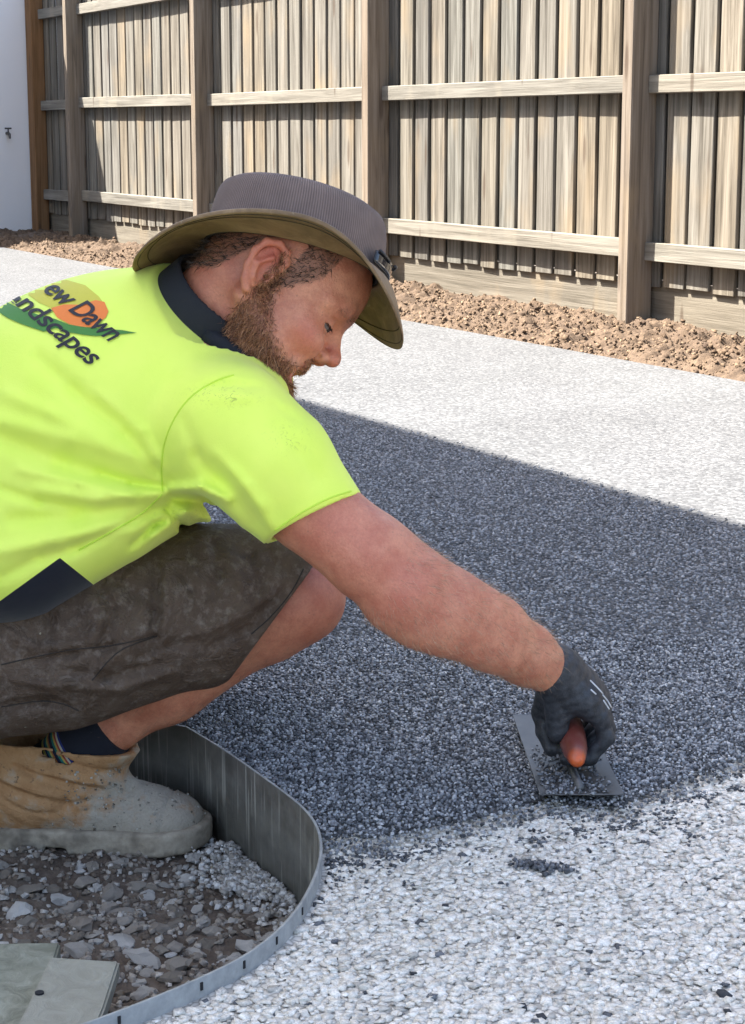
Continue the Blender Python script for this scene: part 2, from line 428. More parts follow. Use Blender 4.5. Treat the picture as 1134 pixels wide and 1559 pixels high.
def bed_h(X, Y):
    t = np.clip((Y - YEDGE) / 0.10, 0, 1); n = hnoise(X, Y, 3)
    return -0.03 + t * 0.022 + t * 0.020 * n + 0.016 * t * hnoise(X * 2.2 + 3, Y * 2.2, 7) + 0.034 * np.abs(hnoise(X * 2.3, Y * 2.3, 5)) * t - 0.006 * t - 0.02 * np.clip((Y - YF + 0.05) / 0.1, 0, 1)
o = obj_world('soil_strip', grid_mesh('soil_strip', XWALL, -1.0, YEDGE - 0.015, YF + 0.12, 0.010, bed_h, MAT['soil_orange'])); o['kind'] = 'structure'
n = 30000; x = RNG.uniform(XWALL + 1.2, -1.2, n); y = RNG.uniform(YEDGE + 0.005, YF - 0.03, n)
keep = hnoise(x * 1.1, y * 1.1, 9) + RNG.normal(0, .3, n) > -0.25; x, y = x[keep], y[keep]; n = len(x)
s = RNG.uniform(0.0022, 0.0062, n) * RNG.choice([1, 1, 1, 1, 1, 1, 1.7, 2.2], n)
t = tones(n, [(0, (0.055, 0.033, 0.020)), (.5, (0.122, 0.079, 0.047)), (1, (0.20, 0.138, 0.086))])
o = obj_world('soil_clods', chips_mesh('soil_clods', np.stack([x, y, bed_h(x, y) + s * 0.35], 1), s, t, MAT['chip_matte'], flat=0.8, jit=0.4))
tag(o, 'crumbly orange clods heaped between paving and fence', 'soil clods', kind='stuff')
# dark earth by the side wall
o = obj_world('wall_foot_soil', grid_mesh('wall_foot_soil', XWALL - 0.02, XWALL + 0.75, -0.6, YF - 0.02, 0.03, lambda X, Y: 0.006 + 0.02 * np.abs(hnoise(X, Y, 21)) * np.clip((XWALL + 0.75 - X) / 0.1, 0, 1), MAT['soil_dark'])); o['kind'] = 'structure'

# ================================================================== fence
fence = empty('paling_fence', (float(YP(945, 196, YPOST)[0]), YF, 0), 'weathered grey timber paling fence with three rails behind the white paving', 'fence')
px_posts = [100, 291, 550, 945]
xp = [float(YP(p, 196, YPOST)[0]) for p in px_posts]       # left edge of each post front
PW = 0.075
pitch_post = (xp[3] - xp[1]) / 2
xp.append(xp[3] + pitch_post); xp.append(xp[4] + pitch_post)
FH = 1.98
post_me = box_mesh('post', PW, 0.125, FH + 0.05, MAT['post'], 0.005, 1)
def put(name, me, loc, parent, rot=None):
    o = bpy.data.objects.new(name, me); link(o, parent)
    o.location = Vector(loc) - parent.location
    if rot: o.rotation_euler = rot
    return o
for i, x in enumerate(xp):
    put('post', post_me, (x + PW / 2, YPOST + 0.0625, (FH + 0.05) / 2 - 0.06), fence, (0, 0, random.uniform(-.01, .01)))
x_end = XWALL + 0.03
po = put('post', box_mesh('orange_post', 0.14, 0.10, FH + 0.05, MAT['orange_post'], 0.005), (x_end + 0.07, YF - 0.052, (FH + 0.05) / 2 - 0.06), fence)
po['label'] = 'orange timber post against the side wall'
# rails, butted between the posts
lefts = [x_end + 0.14] + [x + PW for x in xp]
rights = xp + [xp[-1] + pitch_post]
ends = list(zip(lefts, rights))
for (a, b) in ends:
    for z0, z1 in ((0.268, 0.345), (0.945, 1.018), (1.62, 1.692)):
        dz = random.uniform(-0.008, 0.008)
        me = box_mesh('rail', b - a - 0.004, 0.043, z1 - z0, MAT['rail'], 0.003, 1, 0.0008)
        put('rail', me, ((a + b) / 2, YF - 0.0225 - random.uniform(0, .003), (z0 + z1) / 2 + dz), fence, (0, random.uniform(-.004, .004), 0))
    a_ = x_end if a < x_end + .2 else a
    me = box_mesh('plinth_board', b - a_ - 0.006 + 0.07, 0.022, 0.20, MAT['plinth'], 0.002, 1, 0.0006)
    put('plinth_board', me, ((a_ + b) / 2, YF + 0.0185 + 0.011, 0.075), fence, (0, random.uniform(-.004, .004), 0))
# palings: a front row with gaps, and a second row behind that closes them
vari = [box_mesh('paling', 0.139, 0.015, 1.80, MAT['paling'], 0.0022, 1, 0.0006) for _ in range(3)]
cov = [box_mesh('cover_paling', 0.10, 0.015, 1.78, MAT['paling'], 0.0022, 1, 0.0005) for _ in range(2)]
x = x_end + 0.17; k = 0
while x < 1.5:
    inside_post = False
    zb = 0.148 + random.uniform(-0.006, 0.006)
    o = put('paling', random.choice(vari), (x, YF + 0.0078 + random.uniform(0, .003), zb + 0.90), fence, (0, random.uniform(-.0035, .0035), random.uniform(-.02, .02)))
    o.scale.x = random.uniform(0.93, 1.035)
    put('cover_paling', random.choice(cov), (x + 0.083, YF + 0.034 + random.uniform(0, .002), 0.178 + 0.89), fence, (0, random.uniform(-.003, .003), 0))
    x += 0.166; k += 1

# ================================================================== house: low wing closing the yard on the left, taller block whose shade falls over the paving
house = empty('house', (XWALL, YF, 0), 'pale rendered house whose grey blue side wall ends the fence', 'house')
def block(name, x0, x1, y0, y1, z0, z1, mat, parent):
    me = box_mesh(name, x1 - x0, y1 - y0, z1 - z0, mat, 0.006)
    return put(name, me, ((x0 + x1) / 2, (y0 + y1) / 2, (z0 + z1) / 2), parent)
HT = 6.4
YEV = float(G(800, 702)[1]) - HT * math.cos(SUN_AZ) / math.tan(SUN_EL)
block('wing_wall', XWALL - 6, XWALL, YEV + 0.4, YF + 0.25, -0.2, 3.35, MAT['render'], house)
block('main_wall', XWALL - 6, -2.0, YEV - 7, YEV, -0.2, HT - 0.12, MAT['render_main'], house)
kr = NT('roof_sheet'); kr.set(Base_Color=(0.12, 0.13, 0.14), Roughness=0.5)
block('roof', XWALL - 6.3, -2.0, YEV - 7.3, YEV + 0.02, HT - 0.12, HT, kr.m, house)
# tap on the side wall
tx = XWALL; tp = CPOS + ray(10, 203) * ((tx - CPOS[0]) / ray(10, 203)[0])
kb = NT('tap_metal'); kb.set(Base_Color=(0.10, 0.09, 0.085), Roughness=0.45, Metallic=0.8)
tap = empty('garden_tap', tuple(tp), 'small dark garden tap on the grey side wall', 'tap')
bm = bmesh.new()
tube(bm, [(0, 0, 0), (0.05, 0, 0), (0.075, 0, -0.008), (0.082, 0, -0.04)], [0.011, 0.011, 0.011, 0.009])
me = bpy.data.meshes.new('spout'); bm.to_mesh(me); bm.free(); me.materials.append(kb.m); put('spout', me, tp, tap)
bm = bmesh.new(); tube(bm, [(0.045, 0, 0), (0.045, 0, 0.035)], 0.006); tube(bm, [(0.045, -0.026, 0.037), (0.045, 0.026, 0.037)], 0.006)
me = bpy.data.meshes.new('handle'); bm.to_mesh(me); bm.free(); me.materials.append(kb.m); put('handle', me, tp, tap)

# ================================================================== garden pit: edging strip, earth, rubble
ks = NT('galvanised_edging'); c = ks.pos((1, 1, 1))
n1 = ks.noise(ks.pos((60, 60, 2.5)), 3.0, 5, 0.65); n2 = ks.noise(c, 28, 4, 0.6)
mud = ks.ramp(ks.noise(ks.pos((90, 90, 3)), 2.0, 3, 0.5), [(0.56, 0.0), (0.64, 1.0)])
base = ks.mix(ks.ramp(n2, [(0.3, 0.0), (0.7, 1.0)]), (0.125, 0.118, 0.098), (0.21, 0.20, 0.168))
base = ks.mix(ks.math('MULTIPLY', mud, 0.6), base, (0.38, 0.36, 0.30))
ks.set(Base_Color=base, Metallic=ks.math('MULTIPLY', ks.math('SUBTRACT', 1.0, mud), 0.3), Roughness=ks.ramp(n1, [(0.3, 0.38), (0.7, 0.6)]))
ks.bump(n1, 0.15, 0.002)
edg = empty('edging_strip', (*PIT[i_rag], 0), 'thin curved galvanised steel edging strip around the garden pit', 'garden edging')
pl = [np.array(p) for p in PIT]
nrm = []
for i in range(len(pl)):
    t = unit(np.append(pl[min(i + 1, len(pl) - 1)] - pl[max(i - 1, 0)], 0)); nrm.append(np.array([-t[1], t[0]]))
# side that faces the pit
cen = G(200, 1330)[:2]
sg = 1 if np.dot(nrm[i_rag], cen - pl[i_rag]) > 0 else -1
v = []; f = []
TKS = 0.0035
for p, nn in zip(pl, nrm):
    for dd, z in ((0, -0.15), (0, 0.004), (TKS, 0.004), (TKS, -0.15)):
        v.append([p[0] + nn[0] * sg * dd, p[1] + nn[1] * sg * dd, z])
for i in range(len(pl) - 1):
    for k in range(4):
        a, b = i * 4 + k, i * 4 + (k + 1) % 4
        f.append([a, b, b + 4, a + 4])
kpl = NT('edging_skylit'); n1 = kpl.noise(kpl.pos(), 40, 4, .65)  # outer face and rim: sky reflection put in as a paler colour
kpl.set(Base_Color=kpl.ramp(n1, [(.3, (.22, .222, .21)), (.7, (.38, .375, .345))]), Roughness=.6); kpl.bump(n1, .2, .002)
o = obj_world('strip', mesh_np('strip', v, f, ks.m), edg); o.data.materials.append(kpl.m)
for i_, pg in enumerate(o.data.polygons): pg.material_index = 1 if i_ % 4 in (0, 1) else 0
bm = bmesh.new(); bm.from_mesh(o.data); bmesh.ops.recalc_face_normals(bm, faces=bm.faces); bm.to_mesh(o.data); bm.free()
kd = NT('slot_dark'); kd.set(Base_Color=(0.015, 0.015, 0.017), Roughness=0.9)
for (sx, sy) in ((380, 1465), (318, 1500), (185, 1549), (432, 1428), (466, 1382), (60, 1598)):
    q = G(sx, sy)[:2]; i = min(range(1, len(pl) - 1), key=lambda i: np.linalg.norm(pl[i] - q))
    a, b = pl[i - 1], pl[i + 1]; t = np.clip((q - a) @ (b - a) / ((b - a) @ (b - a)), 0, 1); c0 = a + t * (b - a)
    me = box_mesh('slot', 0.0028, 0.0016, 0.008, kd.m, 0)
    o = put('slot', me, (*(c0 - nrm[i] * sg * 0.0006), -0.004), edg, (0, 0, math.atan2(b[1] - a[1], b[0] - a[0])))

pit_poly = [np.array(p) for p in PIT] + [np.array([PIT[-1][0] - 1.2, PIT[-1][1] - 0.3]), np.array([PIT[0][0], -0.45])]
lo = np.min(pit_poly, 0); hi = np.max(pit_poly, 0)
def pit_h(X, Y):
    return PIT_Z + 0.012 * hnoise(X * 3, Y * 3, 31) + 0.004 * hnoise(X * 11, Y * 11, 33)
xx = G(300, 1400, PIT_Z)
me = grid_mesh('pit_earth', lo[0], hi[0] + 0.0, lo[1], hi[1], 0.008, pit_h, MAT['soil_dark'])
co = np.zeros(len(me.vertices) * 3, np.float32); me.vertices.foreach_get('co', co); co = co.reshape(-1, 3)
bm = bmesh.new(); bm.from_mesh(me)
ins = point_in(pit_poly, co[:, 0], co[:, 1]) | (seg_dist(pl, co[:, 0].astype(float), co[:, 1].astype(float)) < 0.012)
bm.verts.ensure_lookup_table()
bmesh.ops.delete(bm, geom=[bm.verts[i] for i in np.nonzero(~ins)[0]], context='VERTS'); bm.to_mesh(me); bm.free()
pit = obj_world('pit_earth', me); pit['kind'] = 'structure'
kru = NT('broken_concrete'); n1 = kru.noise(kru.coord('Object', rnd=20.0), 55, 5, 0.65); n3 = kru.noise(kru.pos(), 9, 4, 0.6)
colr = kru.ramp(kru.rnd(), [(0.0, (0.20, 0.165, 0.125)), (0.35, (0.33, 0.285, 0.23)), (0.7, (0.47, 0.425, 0.365)), (1.0, (0.66, 0.62, 0.56))])
colr = kru.mix(1.0, colr, kru.ramp(n1, [(0.3, 0.6), (0.7, 1.15)]), 'MULTIPLY')
colr = kru.mix(kru.ramp(n3, [(0.45, 0.0), (0.7, 0.75)]), colr, (0.20, 0.148, 0.105))
kru.set(Base_Color=colr, Roughness=0.93); kru.bump(n1, 0.6, 0.004)
def rock_mesh(name, mat, seed, sub=2):
    r = np.random.default_rng(seed); bm = bmesh.new(); bmesh.ops.create_icosphere(bm, subdivisions=sub, radius=1)
    dirs = r.normal(size=(9, 3)); dirs /= np.linalg.norm(dirs, axis=1)[:, None]; off = r.uniform(0.55, 0.85, 9)
    for v_ in bm.verts:
        p = np.array(v_.co)
        for d, of in zip(dirs, off):
            e = p @ d - of
            if e > 0: p = p - d * e * 0.9
        v_.co = Vector(p * (1 + 0.16 * math.sin(p[0] * 7 + seed) * math.sin(p[1] * 8 + 2 * seed) + 0.1 * math.sin(p[2] * 13 + p[0] * 11)) + r.normal(0, 0.055, 3))
    me = bpy.data.meshes.new(name); bm.to_mesh(me); bm.free(); me.materials.append(mat); return me
rocks = [rock_mesh('rubble_stone', kru.m, 100 + i) for i in range(9)]
placed = []
def pit_spot(px, py): return G(px, py, PIT_Z)[:2]
tries = 0
while len(placed) < 270 and tries < 6000:
    tries += 1
    px, py = random.uniform(-30, 490), random.uniform(1235, 1580)
    q = pit_spot(px, py); s = random.choice([0.006, 0.007, 0.008, 0.010, 0.010, 0.013, 0.016, 0.020]) * random.uniform(0.85, 1.15)
    if not point_in(pit_poly, np.array([q[0]]), np.array([q[1]]))[0]: continue
    if seg_dist(pl, np.array([q[0]]), np.array([q[1]]))[0] < s * 1.1 + 0.004: continue
    if any((q[0] - a[0]) ** 2 + (q[1] - a[1]) ** 2 < ((s + a[2]) * 0.86) ** 2 for a in placed): continue
    if py < 1320 and px < 320: s *= 0.6
    placed.append((q[0], q[1], s))
    o = bpy.data.objects.new('rubble_stone', random.choice(rocks)); link(o, pit)
    o.location = (q[0], q[1], float(pit_h(q[0], q[1])) + s * 0.12)
    o.rotation_euler = (random.uniform(-.3, .3), random.uniform(-.3, .3), random.uniform(0, 6.3))
    o.scale = (s * random.uniform(1.0, 1.5), s * random.uniform(0.9, 1.2), s * random.uniform(0.45, 0.7))
n = 19000
x = RNG.uniform(lo[0], hi[0], n); y = RNG.uniform(lo[1], hi[1], n)
keep = point_in(pit_poly, x, y) & (seg_dist(pl, x, y) > 0.005); x, y = x[keep], y[keep]; n = len(x)
dd = seg_dist(pl, x, y)
s = RNG.uniform(0.0018, 0.0062, n)
t = tones(n, [(0, (0.12, 0.088, 0.062)), (.5, (0.32, 0.27, 0.215)), (1, (0.60, 0.56, 0.50))], np.clip(RNG.random(n) * np.where(dd < 0.07, 1.3, 0.8), 0, 1))
o = obj_world('pit_gravel', chips_mesh('pit_gravel', np.stack([x, y, pit_h(x, y) + s * 0.3], 1), s, t, MAT['chip_matte']))
tag(o, 'fine grey gravel crumbs strewn over the garden pit floor', 'gravel', kind='stuff')
# finer white crumbs against the bend of the edging
q = G(395, 1330, PIT_Z)[:2]
n = 3000; a = RNG.normal(0, 1, (n, 2)); e1 = unit(np.append(G(440, 1370, PIT_Z)[:2] - G(330, 1260, PIT_Z)[:2], 0))[:2]; e2 = np.array([-e1[1], e1[0]])
c = q + a[:, :1] * e1 * 0.055 + a[:, 1:] * e2 * 0.030
ok = point_in(pit_poly, c[:, 0], c[:, 1]) & (seg_dist(pl, c[:, 0], c[:, 1]) > 0.006); c = c[ok]; n = len(c)
s = RNG.uniform(0.0018, 0.0062, n)
o = obj_world('pale_crumbs', chips_mesh('pale_crumbs', np.stack([c[:, 0], c[:, 1], pit_h(c[:, 0], c[:, 1]) + 0.004 + RNG.uniform(0, .008, n)], 1), s, tones(n, [(0, (0.26, 0.23, 0.19)), (1, (0.66, 0.63, 0.58))]), MAT['chip_matte']))
tag(o, 'pale concrete crumbs banked against the bend of the edging', 'gravel', kind='stuff')

# pavers lying in the pit at the lower left
def paver(name, pix, z, thick, label, ca, cb, cc):
    k = NT(name + '_slate'); c = k.pos(); n1 = k.noise(c, 30, 6, 0.7, 1.2); n2 = k.noise(c, 8, 3, 0.6)
    col = k.ramp(n1, [(0.3, ca), (0.52, cb), (0.72, cc)])
    k.set(Base_Color=k.mix(k.ramp(n2, [(0.4, 0.0), (0.7, 0.4)]), col, ca), Roughness=0.8); k.bump(n1, 0.55, 0.006)
    pts = [G(px, py, z) for px, py in pix]
    bm = bmesh.new(); top = [bm.verts.new(p) for p in pts]; f = bm.faces.new(top)
    if f.normal.z < 0: pass
    ex = bmesh.ops.extrude_face_region(bm, geom=[f])
    for g_ in ex['geom']:
        if isinstance(g_, bmesh.types.BMVert): g_.co.z -= thick
    bmesh.ops.recalc_face_normals(bm, faces=bm.faces)
    bmesh.ops.bevel(bm, geom=list(bm.edges), offset=0.0025, segments=2, affect='EDGES')
    o = bm_obj(name, bm, k.m); return tag(o, label, 'paver', 'loose pavers in the garden pit')
paver('paver', [(-160, 1438), (92, 1434), (72, 1500), (34, 1556), (20, 1640), (-200, 1640)], -0.085, 0.022, 'greenish rough paver at the bottom left corner under the other', (0.15, 0.148, 0.105), (0.26, 0.257, 0.195), (0.36, 0.355, 0.28))
paver('paver', [(76, 1456), (182, 1463), (160, 1532), (128, 1610), (0, 1610), (44, 1524)], -0.058, 0.018, 'smooth grey paver with a small dark hole lying on the greenish one', (0.24, 0.225, 0.175), (0.30, 0.285, 0.225), (0.36, 0.345, 0.275))
pv = [o for o in bpy.data.objects if o.name.startswith('paver')][-1]
bm = bmesh.new(); bmesh.ops.create_cone(bm, cap_ends=True, segments=14, radius1=0.0046, radius2=0.0046, depth=0.003)
bmesh.ops.translate(bm, verts=bm.verts, vec=Vector(G(60, 1512, -0.0575)))
bm_obj('drill_hole', bm, kd.m, pv)
# ================================================================== the person
# ---- implicit surfaces: smooth unions of tapered limbs and ellipsoids, meshed by surface nets
def rc(a, b, ra, rb):
    a = np.asarray(a, float); b = np.asarray(b, float); ab = b - a; l2 = ab @ ab
    def f(p):
        q = p - a; t = np.clip((q @ ab) / l2, 0, 1)
        return np.sqrt(((q - t[:, None] * ab) ** 2).sum(1)) - (ra + t * (rb - ra))
    return f
def el(c, ax, r):
    """ellipsoid: centre, three axis rows, three radii"""
    c = np.asarray(c, float); A = np.asarray(ax, float); r = np.asarray(r, float)
    def f(p):
        q = (p - c) @ A.T; k0 = np.sqrt(((q / r) ** 2).sum(1)); k1 = np.sqrt(((q / r ** 2) ** 2).sum(1))
        return np.where(k1 < 1e-9, -r.min(), k0 * (k0 - 1) / np.maximum(k1, 1e-9))
    return f
def bxr(c, ax, h, rad):
    c = np.asarray(c, float); A = np.asarray(ax, float); h = np.asarray(h, float) - rad
    def f(p):
        q = np.abs((p - c) @ A.T) - h
        return np.sqrt((np.maximum(q, 0) ** 2).sum(1)) + np.minimum(q.max(1), 0) - rad
    return f
def pln(c, n):
    c = np.asarray(c, float); n = unit(n)
    return lambda p: (p - c) @ n          # keep side: negative
def smin(a, b, k):
    h = np.clip(0.5 + 0.5 * (b - a) / k, 0, 1); return b + (a - b) * h - k * h * (1 - h)
def smax(a, b, k): return -smin(-a, -b, k)
def union(prims):
    """prims: list of (f, k)"""
    def f(p):
        d = prims[0][0](p)
        for g_, k in prims[1:]: d = smin(d, g_(p), k)
        return d
    return f
def chain(pts, rs, k=0.02):
    return [(rc(pts[i], pts[i + 1], rs[i], rs[i + 1]), k) for i in range(len(pts) - 1)]
NETFLIP = False
def nets(f, lo, hi, h, slack=1.6, B=8):
    """surface nets over the cells near the surface"""
    lo = np.asarray(lo, float); hi = np.asarray(hi, float)
    nb = np.ceil((hi - lo) / (h * B)).astype(int)
    bi = np.stack(np.meshgrid(*[np.arange(k) for k in nb], indexing='ij'), -1).reshape(-1, 3)
    d = f(lo + (bi + 0.5) * h * B)
    bi = bi[np.abs(d) < h * B * 0.87 * slack]
    loc = np.stack(np.meshgrid(*[np.arange(B + 1)] * 3, indexing='ij'), -1)
    gi = bi[:, None, None, None] * B + loc[None]
    val = f((lo + gi.reshape(-1, 3) * h)).reshape(len(bi), B + 1, B + 1, B + 1)
    inside = val < 0
    NK = np.array(nb) * B + 2
    def key(ix): return ((ix[..., 0] + 1) * (NK[1] + 2) + ix[..., 1] + 1) * (NK[2] + 2) + ix[..., 2] + 1
    corners = [(i, j, k) for i in (0, 1) for j in (0, 1) for k in (0, 1)]
    cnt = sum(inside[:, i:B + i, j:B + j, k:B + k].astype(np.int8) for i, j, k in corners)
    act = (cnt > 0) & (cnt < 8)
    w = np.nonzero(act)
    cv = np.stack([val[w[0], w[1] + i, w[2] + j, w[3] + k] for i, j, k in corners], 1)
    acc = np.zeros((len(w[0]), 3)); num = np.zeros(len(w[0]))
    for a in range(8):
        for b in range(a + 1, 8):
            if sum(x != y for x, y in zip(corners[a], corners[b])) != 1: continue
            va, vb = cv[:, a], cv[:, b]; m = (va < 0) != (vb < 0)
            t = np.where(m, va / np.where(m, va - vb, 1), 0)
            p = np.array(corners[a]) + t[:, None] * (np.array(corners[b]) - np.array(corners[a]))
            acc += p * m[:, None]; num += m
    cell = bi[w[0]] * B + np.stack(w[1:], 1)
    verts = lo + (cell + acc / num[:, None]) * h
    keys = key(cell); order = np.argsort(keys); sk = keys[order]
    quads = []
    E = np.eye(3, dtype=int)
    for ax in range(3):
        u, v_ = (ax + 1) % 3, (ax + 2) % 3
        a0 = inside[:, :B, :B, :B]; sl = [slice(0, B)] * 3; sl[ax] = slice(1, B + 1)
        a1 = inside[(slice(None), *sl)]
        w = np.nonzero(a0 != a1)
        c = bi[w[0]] * B + np.stack(w[1:], 1); flip = a0[w]
        ids = []; ok = np.ones(len(c), bool)
        for off in (np.zeros(3, int), -E[u], -E[u] - E[v_], -E[v_]):
            kk = key(c + off); q = np.searchsorted(sk, kk); q = np.minimum(q, len(sk) - 1)
            ok &= sk[q] == kk; ids.append(order[q])
        qd = np.stack(ids, 1); qd = np.where(flip[:, None], qd[:, ::-1], qd) if NETFLIP else np.where(flip[:, None], qd, qd[:, ::-1])
        quads.append(qd[ok])
    return verts, np.concatenate(quads)
def relax(v, q, it=2, w=0.5):
    for _ in range(it):
        s = np.zeros_like(v); c = np.zeros(len(v))
        for a in range(4):
            for b in (1, 3):
                np.add.at(s, q[:, a], v[q[:, (a + b) % 4]]); np.add.at(c, q[:, a], 1)
        v = v + w * (s / np.maximum(c, 1)[:, None] - v)
    return v
def cut(v, q, keep):
    q = q[keep[q].all(1)]; used = np.unique(q); re = np.full(len(v), -1); re[used] = np.arange(len(used))
    return v[used], re[q]
def bounds(pts, pad): pts = np.asarray(pts); return pts.min(0) - pad, pts.max(0) + pad

# right boot stands in the pit; the ankle follows from it
bt = G(318, 1296, -.122); BOOT_R = bt + np.append(RGT[:2], 0) * -.300 + np.append(HEAD[:2], 0) * .048; BOOT_R[2] = -.124
# ---- skeleton (places read off the picture with a depth for each joint)
SH_R = P(350, 655, 2.27); EL_R = P(622, 908, 2.27); WR_R = P(846, 1026, 2.42)
SH_L = P(250, 520, 2.62); EL_L = P(140, 700, 2.80); WR_L = P(190, 860, 2.74)
NECK = P(318, 484, 2.40); CHEST = P(210, 604, 2.42); BELLY = P(50, 705, 2.44); PELV = P(-120, 850, 2.46)
HIP_R = P(-95, 1000, 2.42); KN_R = P(452, 902, 2.48); AN_R = BOOT_R + RGT * .085 + ZUP * .088
HIP_L = P(-95, 960, 2.62); KN_L = P(360, 880, 2.74); AN_L = P(20, 950, 2.82)
# back frame: across (left to right shoulder), up the spine, out of the back
BA = unit(V(.585, .376, -.718)); BB = unit(V(.80, -.39, .45)); BB = unit(BB - BA * (BA @ BB)); BN = np.cross(BA, BB)
if BN @ UPV < 0: BN = -BN
AX = np.stack([BA, BN, BB])
# head frame
PIT_H = math.radians(42); ROL = math.radians(9); YAW = math.radians(3)
hf = V(math.cos(PIT_H), math.sin(PIT_H), 0.0); hu = V(math.sin(PIT_H), -math.cos(PIT_H), 0.0); hl = V(0, 0, 1)
hf, hl = hf * math.cos(YAW) + hl * math.sin(YAW), hl * math.cos(YAW) - hf * math.sin(YAW)
hu, hl = hu * math.cos(ROL) + hl * math.sin(ROL), hl * math.cos(ROL) - hu * math.sin(ROL)
HAX = np.stack([hf, hl, hu])
HC0 = P(400, 415, 2.30) + hl * 0.078            # between the ears
def H(x, y, z): return HC0 + hf * x + hl * y + hu * z
def hel(c, r): return el(H(*c), HAX, r)

head_prims = [
    (hel((.012, 0, .055), (.100, .077, .085)), .02),
    (hel((.058, 0, -.008), (.053, .062, .074)), .03),
    (hel((.052, 0, -.052), (.056, .054, .040)), .025),
    (hel((.098, 0, -.080), (.021, .024, .019)), .02),
    (hel((.040, 0, .060), (.072, .066, .060)), .02),           # forehead
]
for s in (-1, 1):
    head_prims += [
        (rc(H(.004, s * .060, -.030), H(.088, s * .024, -.082), .016, .014), .022),
        (rc(H(.100, s * .004, .043), H(.098, s * .034, .042), .0115, .010), .014),
        (rc(H(.098, s * .034, .042), H(.078, s * .054, .032), .010, .008), .014),
        (hel((.078, s * .047, -.010), (.024, .017, .016)), .018),
        (hel((.093, s * .035, -.017), (.0185, .020, .018)), .012),      # cheek raised by the smile
        (hel((.116, s * .0130, -.0135), (.011, .0075, .0085)), .006),   # nostril wing
        (rc(H(.098, s * .030, -.026), H(.098, s * .036, -.050), .008, .007), .012),
    ]
head_prims += [
    (rc(H(.106, 0, .026), H(.126, 0, -.001), .0085, .0090), .010),
    (hel((.129, 0, -.006), (.0105, .0105, .0095)), .008),
    (rc(H(.114, -.011, -.0155), H(.114, .011, -.0155), .0075, .0075), .006),
    (rc(H(.104, -.016, -.037), H(.104, .016, -.037), .0085, .0085), .010),   # upper lip
    (rc(H(.098, -.016, -.067), H(.098, .016, -.067), .0085, .0085), .010),   # lower lip
]
_hb = union(head_prims)
ears = []
for s in (-1, 1):
    E_ = lambda x, z, o=0.0: H(x, s * (.074 + o), z)
    rim = [E_(.012, .012, .004), E_(.014, .026, .008), E_(.006, .036, .012), E_(-.008, .037, .016), E_(-.020, .028, .019), E_(-.024, .012, .018), E_(-.020, -.006, .014), E_(-.011, -.020, .009), E_(-.002, -.028, .006)]
    ears += [(el(H(-.005, s * .080, .006), np.stack([unit(hf - s * hl * 0.35), unit(hl + s * hf * 0.35), hu]), (.017, .0055, .031)), .006)]
    ears += [(f_, .004) for f_, _ in chain(rim, [.0038, .004, .0042, .0045, .0045, .0042, .004, .005, .006])]
    ears += [(rc(E_(-.002, .020, .012), E_(-.012, .002, .014), .003, .003), .004), (rc(E_(-.012, .002, .014), E_(-.004, -.012, .010), .003, .003), .004),
             (rc(E_(.011, .004, .008), E_(.010, -.006, .008), .004, .0035), .004)]
_ears = union(ears)
EYES = [H(.0905, s * .0315, .0135) for s in (-1, 1)]
sock = [hel((.109, s * .033, .013), (.013, .017, .0125)) for s in (-1, 1)]
lids = [hel((.0905, s * .0315, .0135), (.0142, .0142, .0142)) for s in (-1, 1)]
slit = [el(H(.0965, s * .0345, .0112), HAX, (.0125, .0140, .0025)) for s in (-1, 1)]
mouth = union([(hel((.112, 0, -.0535), (.030, .0220, .0092)), .004)] + [(rc(H(.107, s * .016, -.0535), H(.089, s * .037, -.0455), .0066, .0030), .004) for s in (-1, 1)])
conch = [el(H(.002, s * .0865, .002), HAX, (.009, .006, .0135)) for s in (-1, 1)]
canal = [rc(H(.006, s * .086, -.001), H(.006, s * .070, -.001), .0034, .003) for s in (-1, 1)]
noshole = [hel((.116, s * .0075, -.0215), (.0055, .0035, .004)) for s in (-1, 1)]
NAXIS = unit(H(-.02, 0, -.01) - NECK)
_neck = union([(rc(NECK - NAXIS * 0.06, H(-.022, 0, -.005), .060, .057), .02), (rc(NECK - NAXIS * .02 + V(.008, .016, 0), H(.03, 0, -.055), .046, .042), .02)])
GRV = [([(.083, .046, .016), (.066, .056, .024)], .0022, .0013), ([(.083, .047, .011), (.062, .058, .012)], .0022, .0015), ([(.082, .046, .006), (.066, .056, .000)], .0022, .0012), ([(.104, .022, -.002), (.094, .036, -.002), (.084, .046, .004)], .0030, .0018),
       ([(.115, .019, -.018), (.106, .032, -.036), (.094, .040, -.050)], .0034, .0030), ([(.100, .020, .060), (.082, .050, .056)], .003, .0012), ([(.098, .012, .0235), (.099, .030, .0245), (.086, .045, .018)], .0022, .0018)]
def grooves(p):
    q = (p - HC0) @ HAX.T; q[:, 1] = np.abs(q[:, 1]); d = np.zeros(len(p))
    for pts_, w, amp in GRV:
        best = np.full(len(p), 9.0)
        for a, b in zip(pts_[:-1], pts_[1:]):
            a = np.array(a); ab = np.array(b) - a; t = np.clip(((q - a) @ ab) / (ab @ ab), 0, 1)
            best = np.minimum(best, np.sqrt(((q - a - t[:, None] * ab) ** 2).sum(1)))
        d += amp * np.exp(-(best / w) ** 2)
    return d
def f_head(p):
    d = smin(_hb(p), _neck(p), .022)
    for s_ in sock: d = smax(d, -s_(p), .010)
    for l_ in lids: d = smin(d, l_(p), .004)
    for l_ in slit: d = smax(d, -l_(p), .0015)
    d = d + grooves(p)
    d = smax(d, -mouth(p), .003)
    for l_ in noshole: d = smax(d, -l_(p), .002)
    e = _ears(p)
    for c_ in conch: e = smax(e, -c_(p), .003)
    d = smin(d, e, .004)
    for c_ in canal: d = smax(d, -c_(p), .002)
    return d

